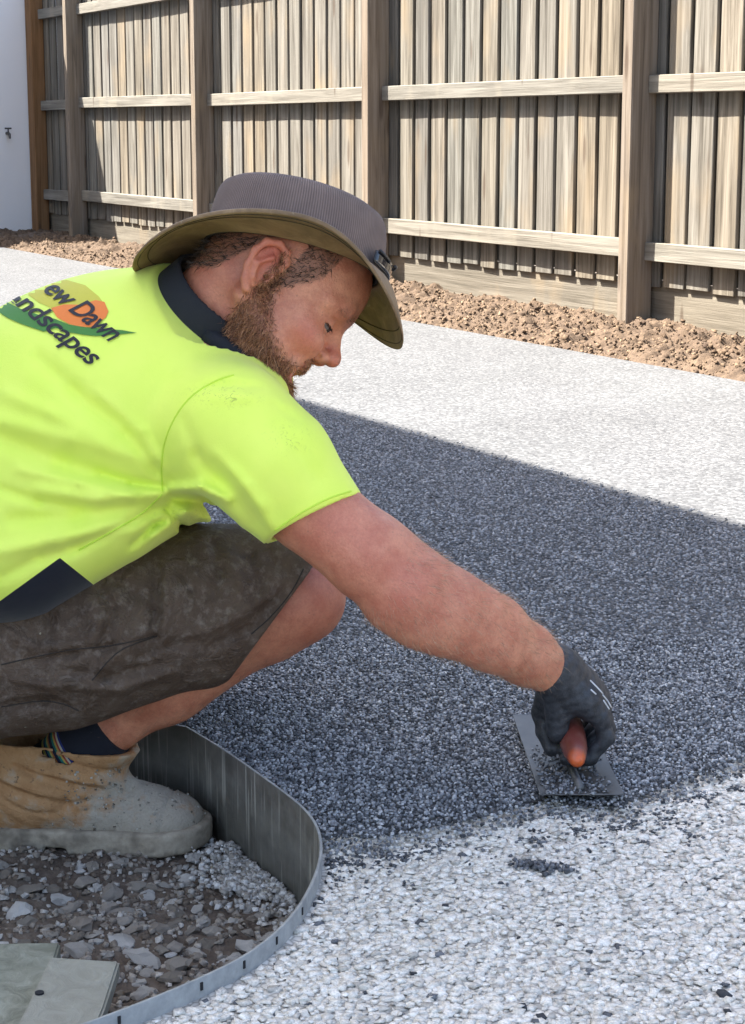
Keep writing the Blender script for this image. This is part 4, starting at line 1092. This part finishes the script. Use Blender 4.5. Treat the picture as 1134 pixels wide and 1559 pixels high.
k.set(Base_Color=k.ramp(k.math('MULTIPLY', t, 9.5), stops, 'CONSTANT'), Roughness=.9); k.bump(k.noise(k.pos(), 600, 2, .5), .3, .002)
MAT['sock'] = k.m
obj_world('sock', sock_for(KN_R, AN_R), person); obj_world('sock', sock_for(KN_L, AN_L), person)

# ---- boots, in a frame of their own (x to the toe, y left, z up)
def boot_parts():
    I = np.eye(3)
    up = union([(rc((.052, 0, .058), (.15, 0, .052), .044, .043), .02), (el((.050, 0, .062), I, (.052, .043, .058)), .02), (rc((.15, 0, .042), (.225, 0, .036), .040, .034), .02), (el((.232, 0, .036), I, (.060, .051, .034)), .02),
                (rc((.085, 0, .090), (.195, 0, .044), .046, .034), .03), (rc((.052, 0, .085), (.045, 0, .185), .052, .054), .03), (rc((.085, 0, .085), (.165, 0, .150), .050, .050), .03)])
    hol = union([(rc((.055, 0, .11), (.04, 0, .2), .046, .049), .02), (rc((.09, 0, .105), (.19, 0, .18), .044, .046), .02)])
    def wr(p):
        s = 0
        for (a, b, w, am) in (((.05, .122), (.165, .084), .005, .0060), ((.03, .10), (.125, .066), .005, .0055), ((.09, .136), (.180, .106), .005, .005), ((.01, .125), (.09, .112), .007, -.004), ((.12, .070), (.20, .078), .004, .004), ((.14, .060), (.20, .066), .004, .003), ((.02, .110), (.10, .085), .007, -.004), ((.10, .112), (.17, .094), .006, -.004), ((.238, .02), (.252, .085), .0035, .0025)):
            a = np.array(a); b = np.array(b); ab = b - a; q = p[:, [0, 2]] - a; t_ = np.clip(q @ ab / (ab @ ab), 0, 1)
            s = s + am * np.exp(-(np.linalg.norm(q - t_[:, None] * ab, axis=1) / w) ** 2)
        el_ = np.abs(np.hypot((p[:, 0] - .070) / .050, (p[:, 2] - .088 + .35 * (p[:, 0] - .07)) / .026) - 1) * .03
        return s + .0030 * np.exp(-(el_ / .0035) ** 2)
    def f_up(p):
        d = up(p) + wr(p) + .0008 * np.sin(p[:, 0] * 190 + 3 * np.sin(p[:, 2] * 120)) * np.sin(p[:, 1] * 170 + p[:, 2] * 90)
        d = np.maximum(d, -hol(p)); d = np.maximum(d, (p - np.array([.12, 0, .139])) @ unit([.12, 0, .99]))
        return np.maximum(d, .022 - p[:, 2])
    def f_so(p):
        q = p.copy(); q[:, 2] = 0
        o_ = union([(rc((.046, 0, 0), (.13, 0, 0), .051, .049), .02), (rc((.13, 0, 0), (.228, 0, 0), .049, .058), .02), (el((.248, 0, 0), I, (.054, .054, .05)), .02)])(q)
        toe = np.clip((p[:, 0] - .22) / .08, 0, 1) ** 2 * .016
        o_ = o_ + .0016 * (np.sin(p[:, 0] * 330) * np.sin(p[:, 1] * 280) > .3) * (p[:, 2] < .013)
        heel = np.where(np.abs(p[:, 0] - .105) < .016, .008, 0)
        return smax(o_, np.maximum(p[:, 2] - .033 - toe * .3, toe * .4 + heel - p[:, 2]), .006)
    u = nets(f_up, (-.02, -.08, 0), (.33, .08, .21), .0030, 2.0); s = nets(f_so, (-.02, -.08, -.02), (.33, .08, .07), .0030, 2.2)
    return (relax(u[0], u[1], 1, .4), u[1]), (relax(s[0], s[1], 1, .4), s[1])
k = NT('suede_boot'); du = k.att('dust', False); c = k.coord('Object'); n1 = k.noise(c, 40, 5, .65); n2 = k.noise(c, 300, 3, .6)
col = k.mix(k.ramp(n1, [(.3, 0.), (.7, 1.)]), (.34, .175, .075), (.46, .265, .125))
dm = k.math('ADD', du, k.math('MULTIPLY', k.math('SUBTRACT', n1, .5), 2.6), True)
col = k.mix(k.ramp(dm, [(.15, 0.), (.85, .97)]), col, k.mix(n2, (.28, .243, .185), (.43, .38, .30)))
sm = k.ramp(k.noise(c, 95, 4, .7), [(.62, 0.), (.70, .7)])
col = k.mix(sm, col, (.06, .045, .035))
k.set(Base_Color=col, Roughness=.9); k.b.inputs['Specular IOR Level'].default_value = .2; crk = k.vor(c, 90, 'DISTANCE_TO_EDGE'); k.bump(k.math('ADD', k.math('ADD', n2, n1), k.ramp(crk.outputs['Distance'], [(0., 0.), (.12, .35)])), .42, .003)
MAT['boot'] = k.m
k = NT('boot_sole'); c = k.coord('Object'); n1 = k.noise(c, 60, 5, .7); n2 = k.noise(c, 22, 3, .6)
k.set(Base_Color=k.mix(k.ramp(n2, [(.50, 0.), (.70, .85)]), k.ramp(n1, [(.3, (.25, .205, .145)), (.7, (.43, .365, .27))]), (.10, .078, .056)), Roughness=.92); k.bump(n1, .6, .003)
MAT['sole'] = k.m
(u_v, u_q), (s_v, s_q) = boot_parts()
b_me = mesh_np('boot', u_v, u_q, MAT['boot'], True)
attr(b_me, 'dust', np.clip((u_v[:, 0] - .115 - 1.0 * (u_v[:, 2] - .06)) / .09 + .2, 0, 1) + np.clip((.05 - u_v[:, 2]) / .06, 0, .5))
s_me = mesh_np('sole', s_v, s_q, MAT['sole'], True)
def put_boot(origin, yaw):
    R3 = Matrix.Rotation(yaw, 4, 'Z'); m = Matrix.Translation(Vector(origin)) @ R3
    b = bpy.data.objects.new('boot', b_me); link(b, person); b.matrix_parent_inverse = parent_inv(person); b.location = origin; b.rotation_euler = (0, 0, yaw)
    s = bpy.data.objects.new('sole', s_me); link(s, b); return b
yaw0 = math.atan2(RGT[1], RGT[0])
rb_ = put_boot(tuple(BOOT_R), yaw0 - math.radians(3))
# crumbs of earth and cement caked on the right boot
cand = np.nonzero((u_v[:, 0] > .10) & (u_v[:, 2] < .115) & (u_v[:, 2] > .028))[0]
wgt = np.where((u_v[cand, 0] > .12) & (u_v[cand, 0] < .19) & (u_v[cand, 2] > .06), 5.0, 1.0) * np.where(u_v[cand, 2] < .042, 2.5, 1.0)
pick = RNG.choice(cand, 420, p=wgt / wgt.sum()); n = 420
me = chips_mesh('dirt_crumbs', u_v[pick] + RNG.normal(0, .0006, (n, 3)), RNG.uniform(.0006, .0026, n), tones(n, [(0, (.10, .075, .05)), (.5, (.27, .235, .18)), (1, (.50, .46, .39))]), MAT['chip_matte'], flat=.8)
o = bpy.data.objects.new('dirt_crumbs', me); link(o, rb_); o['kind'] = 'stuff'
bl = AN_L * [1, 1, 0] - np.append(RGT[:2], 0) * .075
put_boot((bl[0], bl[1], -.003), yaw0 + math.radians(8))

# ================================================================== trowel
ug = unit(np.append((G(842, 1092) - G(820, 1212))[:2] * .5 + (G(780, 1092) - G(820, 1212))[:2] * .5, 0))
cA, cB = G(822, 1213, .004), G(950, 1213, .004)
edgev = cB - cA; wdir = unit(edgev); wid = np.linalg.norm(edgev)
tlen = np.linalg.norm(G(780, 1092, .004) - cA); tdir = unit(G(780, 1092, .004) - cA)
def T(a, b, z): return cA + wdir * a + tdir * b + ZUP * (z - .004)        # across, along (away), height
trowel = empty('trowel', tuple(T(wid / 2, tlen / 2, .004)), 'steel finishing trowel with a red and orange handle, pressed on the wet pebbles', 'trowel')
kst = NT('trowel_steel'); c = kst.pos(); n1 = kst.noise(c, 45, 5, .65); n2 = kst.noise(kst.pos((1, 1, 1)), 300, 3, .6)
kst.set(Base_Color=kst.ramp(n1, [(.3, (.06, .06, .06)), (.7, (.16, .16, .155))]), Metallic=.85, Roughness=kst.ramp(n1, [(.3, .38), (.7, .6)])); kst.bump(n2, .12, .001)
bm = bmesh.new()
pts_ = [T(0, 0, .0055), T(wid, 0, .0055), T(wid, tlen, .0065), T(0, tlen, .0065)]
vs = [bm.verts.new(p) for p in pts_]; f = bm.faces.new(vs)
ex = bmesh.ops.extrude_face_region(bm, geom=[f])
for g_ in ex['geom']:
    if isinstance(g_, bmesh.types.BMVert): g_.co.z += .0018
bmesh.ops.recalc_face_normals(bm, faces=bm.faces); bmesh.ops.bevel(bm, geom=[e for e in bm.edges], offset=.0006, segments=1, affect='EDGES')
bm_obj('blade', bm, kst.m, trowel)
MX = wid * .50
bm = bmesh.new(); tube(bm, [T(MX, .015, .0085), T(MX, tlen * .8, .0095)], .0055, 8); bm_obj('spine', bm, kst.m, trowel, True)
hz = .052
bm = bmesh.new()
tube(bm, [T(MX, .235, .008), T(MX, .240, .03), T(MX, .225, .072), T(MX, .175, .0695)], .006, 10)
bm_obj('tang', bm, kst.m, trowel, True)
k = NT('trowel_handle'); n1 = k.noise(k.pos(), 60, 4, .6); tipm = k.att('tip', False)
col = k.mix(k.ramp(tipm, [(.55, 0.), (.95, 1.)]), (.17, .040, .028), (.66, .12, .025))
k.set(Base_Color=k.mix(k.math('MULTIPLY', k.ramp(n1, [(.45, 0.), (.75, 1.)]), .6), col, (.22, .10, .075)), Roughness=.38); k.bump(n1, .15, .002)
prof = [(0, .0), (.001, .006), (.006, .0110), (.016, .0145), (.03, .0180), (.05, .0195), (.08, .0190), (.11, .0165), (.14, .014), (.15, .010), (.152, 0)]
HB = .035
v_ = []; f_ = []
NR = 18
for (t_, r_) in prof:
    for a in range(NR):
        an = 2 * math.pi * a / NR
        v_.append(T(MX + math.cos(an) * r_ * .88, HB + t_ + .006, .034 + .26 * t_ + math.sin(an) * r_ * .94))
for i in range(len(prof) - 1):
    for a in range(NR): f_.append([i * NR + a, i * NR + (a + 1) % NR, (i + 1) * NR + (a + 1) % NR, (i + 1) * NR + a])
me = mesh_np('handle', v_, f_, k.m, True)
attr(me, 'tip', np.repeat([1 - min(1, p[0] / .03) for p in prof], NR))
obj_world('handle', me, trowel)
# stones carried on the blade
n = 420; a = RNG.beta(1.3, 2.0, n) * wid * .9 + wid * .05; b = RNG.beta(1.1, 3.0, n) * tlen * .8
c = np.array([T(x_, y_, .0085) for x_, y_ in zip(a, b)])
me = chips_mesh('stuck_chips', c, RNG.uniform(.0013, .0030, n), tones(n, DARKSTOPS, RNG.random(n) * .8), MAT['chip'])
o = obj_world('stuck_chips', me, trowel); o['kind'] = 'stuff'

# ================================================================== glove
wd_, td_, zz3 = wdir, tdir, ZUP
hc = lambda along: T(MX, HB + along, .033 + .26 * along)             # on the handle's axis
def glove_fn():
    fin = []
    rad = [.0098, .0108, .0112, .0108]
    kn = []
    for i in range(4):                         # little finger nearest the camera
        al = .056 + .0205 * i; c_ = hc(al); r_ = rad[i]
        m = c_ + wd_ * (.034 + .003 * (i in (1, 2))) + zz3 * (.031 + .004 * (i in (1, 2)) - .004 * (i == 0))
        p1 = c_ + wd_ * (.0455 - .003 * (i == 0)) + zz3 * (.002)
        p2 = c_ + wd_ * .022 - zz3 * .024
        p3 = c_ - wd_ * .008 - zz3 * .026
        kn.append(m); fin.append([(rc(m, p1, r_ * 1.12, r_), .006), (rc(p1, p2, r_, r_ * .95), .006), (rc(p2, p3, r_ * .95, r_ * .85), .006)])
    W = WR_R + ZUP * .004
    wv = unit(kn[3] - kn[0])
    palm = [(rc(W + wv * (.006 * (i - 1.5)), kn[i], .0205, .0128), .020) for i in range(4)]
    palm += [(rc(W + wv * -.012, hc(.056) - wd_ * .019 + zz3 * .010, .020, .0140), .014), (rc(W + wv * .010, hc(.095) - wd_ * .020 + zz3 * .016, .022, .016), .018), (rc(kn[0] * .6 + W * .4, kn[3] * .6 + W * .4, .017, .017), .02)]
    back = unit(W - lerp(EL_R, WR_R, .3))
    cuff = [(rc(W - back * .018, W + back * .012, .0315, .0290), .012)]
    t0 = W + wv * .022 + zz3 * -.004; t1 = hc(.112) - wd_ * .033 + zz3 * .004; t2 = hc(.100) - wd_ * .029 - zz3 * .016; t3 = hc(.086) - wd_ * .023 - zz3 * .030
    thumb = [(rc(t0, t1, .016, .0125), .010), (rc(t1, t2, .0125, .0115), .005), (rc(t2, t3, .0115, .010), .005)]
    pm = union(palm + cuff); th = union(thumb); fs = [union(f_) for f_ in fin]
    def f(p):
        d = smin(pm(p), th(p), .010)
        g_ = fs[0](p)
        for q in fs[1:]: g_ = smin(g_, q(p), .0010)
        d = smin(d, g_, .006)
        cutd = (p - (W - back * .020)) @ back
        d = np.maximum(d, -cutd)
        return d + .0006 * np.sin(p @ V(300, 160, 90)) * np.sin(p @ V(-120, 280, 160))
    return f, kn, W, back
gf, KNU, WG, gback = glove_fn()
lo_, hi_ = bounds([WG, *KNU, hc(0), hc(.1)], .07)
gv, gq = nets(gf, lo_, hi_, .0020, 2.2); gv = relax(gv, gq, 1, .4)
k = NT('nitrile_glove'); n1 = k.noise(k.pos(), 120, 4, .6); n2 = k.noise(k.pos(), 500, 2, .5)
k.set(Base_Color=k.mix(k.ramp(n1, [(.35, 0.), (.7, 1.)]), (.014, .015, .018), (.045, .048, .055)), Roughness=.55); k.bump(k.math('ADD', n1, n2), .3, .002)
g_me = mesh_np('glove', gv, gq, k.m, True)
glove = obj_world('glove', g_me, person)
# white print on the back of the glove
gb = BVHTree.FromPolygons([tuple(p) for p in gv], [tuple(q) for q in gq])
kw = NT('glove_print'); kw.set(Base_Color=(.62, .62, .62), Roughness=.6)
for st in ([(898, 1036), (908, 1046), (917, 1056)], [(899, 1050), (907, 1057)], [(917, 1058), (925, 1068), (930, 1077)], [(918, 1066), (927, 1080)]):
    bm = bmesh.new(); pl_ = []
    for a, b in zip(st[:-1], st[1:]):
        for t_ in np.linspace(0, 1, 6): pl_.append((a[0] + (b[0] - a[0]) * t_, a[1] + (b[1] - a[1]) * t_))
    hit = []
    for q in pl_:
        h = gb.ray_cast(Vector(CPOS), Vector(ray(*q)).normalized())
        if h[0] is not None: hit.append(h[0] + h[1] * .0003)
    if len(hit) > 2:
        tube(bm, hit, .0011, 5); bm_obj('print_mark', bm, kw.m, glove, True)
    else: bm.free()
# left hand: the same glove mirrored, resting by the left knee
cg = gv.mean(0); loc_ = gv - WG; mir = loc_ - 2 * (loc_ @ wdir)[:, None] * wdir
me = mesh_np('glove', mir + WR_L + np.array([0, 0, .0]), gq[:, ::-1], g_me.materials[0], True)
obj_world('glove', me, person)

# ================================================================== hat
PH = math.radians(13); RH = math.radians(9)
qf = V(math.cos(PH), math.sin(PH), 0.03); qu = V(math.sin(PH), -math.cos(PH), 0); ql = V(-.03, 0, 1)
qf, qu, ql = unit(qf), unit(qu), unit(ql)
qu, ql = qu * math.cos(RH) + ql * math.sin(RH), ql * math.cos(RH) - qu * math.sin(RH)
HATC = P(447, 385, 2.378)
def Q(x, y, z): return HATC + qf * x + ql * y + qu * z
hat = empty('hat', tuple(HATC), 'wide brimmed brown oilskin hat with grey mesh crown, worn by the person', 'hat')
NA = 96
def loft(rings, close=True):
    v_ = [p for r_ in rings for p in r_]; f_ = []; n_ = len(rings[0])
    for i in range(len(rings) - 1):
        for a in range(n_): f_.append([i * n_ + a, i * n_ + (a + 1) % n_, (i + 1) * n_ + (a + 1) % n_, (i + 1) * n_ + a])
    return np.array(v_), np.array(f_)
def crown_ring(a, b, z, dx=0.0, dip=0.0):
    out = []
    for i in range(NA):
        t_ = 2 * math.pi * i / NA; cx_, sy_ = math.cos(t_), math.sin(t_)
        out.append(Q(dx + a * cx_, b * sy_, z - dip * (1 - abs(sy_)) ))
    return out
rings = [crown_ring(a, b, z, dx, dip) for a, b, z, dx, dip in ((.1125, .0935, -.008, 0, 0), (.1122, .0933, .0, 0, 0), (.1110, .0920, .022, 0, 0), (.1090, .090, .042, -.001, .000), (.1062, .087, .056, -.002, .001), (.1020, .083, .0655, -.003, .003), (.0950, .076, .0710, -.004, .005), (.084, .066, .0735, -.005, .006), (.062, .046, .0745, -.006, .006), (.032, .022, .0742, -.006, .004), (.004, .003, .0742, -.006, .003))]
v_, f_ = loft(rings)
k = NT('hat_mesh_crown'); at_ = k.att('ang', False)
wv_ = k.n('TexWave', wave_type='BANDS', bands_direction='X'); cmb = k.n('CombineXYZ'); k.put(cmb.inputs[0], k.math('MULTIPLY', at_, 1.0)); k.put(wv_.inputs['Vector'], cmb.outputs[0]); wv_.inputs['Scale'].default_value = 11
n2 = k.noise(k.pos(), 900, 2, .5); n1 = k.noise(k.pos(), 35, 3, .5)
col = k.mix(wv_.outputs['Fac'], (.105, .074, .062), (.200, .146, .125)); col = k.mix(1.0, col, k.ramp(n1, [(.3, .85), (.7, 1.1)]), 'MULTIPLY')
k.set(Base_Color=col, Roughness=.9); k.bump(k.math('ADD', k.math('MULTIPLY', wv_.outputs['Fac'], .8), n2), .35, .0015)
me = mesh_np('crown', v_, f_, k.m, True)
attr(me, 'ang', np.tile(np.arange(NA) / NA * 2 * np.pi, len(rings)) ** 1)
sd = obj_world('crown', me, hat)
def brim_pt(t_, s_, off):
    c_, s2 = math.cos(t_), math.sin(t_)
    ax_ = (.156 if c_ > 0 else .187); ay_ = .166
    xo, yo = ax_ * c_, ay_ * s2
    ends = (-.077 if c_ > 0 else -.056) * c_ * c_; side = .003 * s2 * s2
    xi, yi = .111 * c_, .092 * s2
    u = s_ ** 1.0; zz_ = (ends + side) * (s_ ** 1.5) - .004 * (1 - s_) + .006 * math.sin(s_ * math.pi) * (c_ * c_)
    zz_ += .0015 * math.sin(5 * t_ + 1) * s_
    return Q(xi + (xo - xi) * u, yi + (yo - yi) * u, zz_ + off - .006)
ss = [0, .15, .3, .45, .6, .75, .86, .90, .92, .95, .98, 1.0]
th_ = lambda s_: .0020 + (.0010 if .9 < s_ < .99 else 0) - (.0007 if abs(s_ - .90) < .005 else 0)
rt = [[brim_pt(2 * math.pi * i / 128, s_, th_(s_)) for i in range(128)] for s_ in ss]
rb = [[brim_pt(2 * math.pi * i / 128, s_, -th_(s_)) for i in range(128)] for s_ in reversed(ss)]
v_, f_ = loft(rt + rb)
k = NT('oilskin_brim'); n1 = k.noise(k.pos(), 22, 5, .65, .8); n2 = k.noise(k.pos(), 260, 3, .6)
col = k.ramp(n1, [(.28, (.125, .074, .032)), (.5, (.20, .125, .058)), (.72, (.30, .20, .10))])
sc_ = k.ramp(k.noise(k.pos((1, 1, 1)), 70, 4, .7, 1.5), [(.63, 0.), (.72, .5)]); col = k.mix(sc_, col, (.36, .30, .20))
k.set(Base_Color=col, Roughness=.62); k.bump(k.math('ADD', n1, k.math('MULTIPLY', n2, .4)), .3, .003)
obj_world('brim', mesh_np('brim', v_, f_, k.m, True), hat)
# two rows of stitching near the brim's edge
kst2 = NT('hat_thread'); kst2.set(Base_Color=(.05, .034, .016), Roughness=.8)
for s_ in (.80, .93):
    bm = bmesh.new()
    tube(bm, [Vector(brim_pt(2 * math.pi * i / 128, s_, -.0034)) for i in range(129)], .0006, 4, False); bm_obj('stitching', bm, kst2.m, hat, True)

# ---- sunglasses on the hat's front
sg_ = empty('sunglasses', tuple(Q(.12, 0, .012)), 'dark sunglasses resting on the hat brim before the crown', 'sunglasses')
kl = NT('dark_lens'); kl.set(Base_Color=(.02, .02, .024), Roughness=.06); kl.b.inputs['Specular IOR Level'].default_value = .9
kfm = NT('glasses_frame'); kfm.set(Base_Color=(.012, .012, .013), Roughness=.3)
for s in (-1, 1):
    rows = []
    for i in range(7):
        for j in range(5):
            a = s * (.008 + i * .0095); h_ = -.011 + j * .0055; wv2 = 1 - .25 * (i / 6) ** 2
            rows.append(Q(.121 - (a / .07) ** 2 * .026, a, .000 + h_ * .8 * wv2))
    f_ = [[i * 5 + j, (i + 1) * 5 + j, (i + 1) * 5 + j + 1, i * 5 + j + 1] for i in range(6) for j in range(4)]
    o = obj_world('lens', mesh_np('lens', rows, f_, kl.m, True), sg_)
    md = o.modifiers.new('thick', 'SOLIDIFY'); md.thickness = .0022
    bm = bmesh.new()
    loop = [rows[i * 5] for i in range(7)] + [rows[30 + j] for j in range(1, 5)] + [rows[i * 5 + 4] for i in range(5, -1, -1)] + [rows[j] for j in range(3, -1, -1)]
    tube(bm, loop, .0014, 6); bm_obj('rim', bm, kfm.m, sg_, True)
    bm = bmesh.new(); tube(bm, [Q(.103, s * .066, .008), Q(.1165, s * .040, .006), Q(.1185, s * -.02, .006)], .0020, 6); bm_obj('temple', bm, kfm.m, sg_, True)
bm = bmesh.new(); tube(bm, [Q(.1245, -.008, .010), Q(.127, 0, .012), Q(.1245, .008, .010)], .002, 6); bm_obj('bridge', bm, kfm.m, sg_, True)

# ================================================================== print on the back of the shirt
def on_back(px, py, off=.0010):
    """the place on the cloth of the back that lies under photo pixel (px,py), raised by the ink's thickness"""
    h = shirt_bvh.ray_cast(Vector(CPOS), Vector(ray(px, py)).normalized())
    if h[0] is None: return None
    return np.array(h[0] + h[1] * off)
def flat_mat(name, col, rough=.75):
    k = NT(name); k.set(Base_Color=k.mix(k.math('MULTIPLY', k.noise(k.pos(), 300, 3, .6), .35), col, tuple(c * .6 for c in col)), Roughness=rough); return k.m
MINK = flat_mat('print_black', (.014, .014, .02)); MOR = flat_mat('print_orange', (.85, .22, .035)); MYE = flat_mat('print_yellow', (.62, .55, .05)); MGR = flat_mat('print_green', (.06, .22, .035))
def to_cloth(bm, fn, off):
    dead = []
    for v__ in bm.verts:
        q = fn(v__.co.x, v__.co.y); p = on_back(q[0], q[1], off)
        if p is None: dead.append(v__)
        else: v__.co = Vector(p)
    bmesh.ops.delete(bm, geom=dead, context='VERTS')
def print_poly(name, poly, mat, off, parent, step=5.0):
    poly = [(x_ / 4.93, 400 + y_ / 4.93) for x_, y_ in poly]; lo2 = np.min(poly, 0); hi2 = np.max(poly, 0)
    bm = bmesh.new(); vs = [bm.verts.new((p[0], p[1], 0)) for p in poly]; bm.faces.new(vs); bm.normal_update()
    bmesh.ops.triangulate(bm, faces=bm.faces)
    for ax_ in (0, 1):
        for c_ in np.arange(lo2[ax_] + step, hi2[ax_], step):
            no = (1, 0, 0) if ax_ == 0 else (0, 1, 0); co_ = (c_, 0, 0) if ax_ == 0 else (0, c_, 0)
            bmesh.ops.bisect_plane(bm, geom=list(bm.verts) + list(bm.edges) + list(bm.faces), plane_co=co_, plane_no=no)
    to_cloth(bm, lambda x_, y_: (x_, y_), off)
    return bm_obj(name, bm, mat, parent, True)
print_poly('sun_print', [(190, 225), (255, 175), (380, 145), (500, 132), (640, 172), (740, 255), (790, 320), (700, 330), (560, 330), (480, 340), (390, 345), (290, 300)], MYE, .0006, shirt)
print_poly('sun_print', [(385, 345), (480, 318), (600, 320), (720, 285), (785, 300), (815, 370), (795, 415), (740, 455), (680, 488), (600, 485), (520, 465), (430, 415)], MOR, .0010, shirt)
print_poly('hill_print', [(-20, 300), (0, 380), (60, 420), (150, 460), (250, 495), (330, 522), (420, 495), (540, 532), (640, 548), (720, 556), (830, 546), (930, 540), (1030, 532), (920, 512), (760, 500), (640, 490), (520, 470), (420, 430), (300, 400), (150, 350), (50, 300)], MGR, .0014, shirt)
def print_text(body_, p0, p1, up, mat, off):
    """lettering along the line p0 to p1, capitals rising by the step up"""
    cu = bpy.data.curves.new('lettering', 'FONT'); cu.body = body_; cu.size = 1.0; cu.align_x = 'LEFT'; cu.offset = .016; cu.resolution_u = 4; cu.space_character = .95
    to = bpy.data.objects.new('lettering', cu); COL.objects.link(to)
    bpy.context.view_layer.update()
    me = bpy.data.meshes.new_from_object(to.evaluated_get(bpy.context.evaluated_depsgraph_get()))
    bpy.data.objects.remove(to); bpy.data.curves.remove(cu)
    bm = bmesh.new(); bm.from_mesh(me); bpy.data.meshes.remove(me)
    w = max(v__.co.x for v__ in bm.verts); p0 = np.array(p0, float); p1 = np.array(p1, float); up = np.array(up, float) / .70
    to_cloth(bm, lambda x_, y_: p0 + (p1 - p0) * x_ / w + up * y_, off)
    for m_ in bm.faces: m_.material_index = 0
    return bm_obj('lettering', bm, mat, shirt)
print_text('New Dawn', (43, 427), (166, 521), (29, -15), MINK, .0020)
print_text('Landscapes', (-6, 441), (136, 557), (27, -15), MINK, .0020)
# sweat band inside the hat
kb2 = NT('sweat_band'); kb2.set(Base_Color=(.02, .017, .014), Roughness=.9)
v_, f_ = loft([crown_ring(.1095, .0905, -.011), crown_ring(.1105, .0915, .012), crown_ring(.107, .088, .012), crown_ring(.106, .087, -.011), crown_ring(.1095, .0905, -.011)])
obj_world('sweat_band', mesh_np('sweat_band', v_, f_, kb2.m, True), hat)
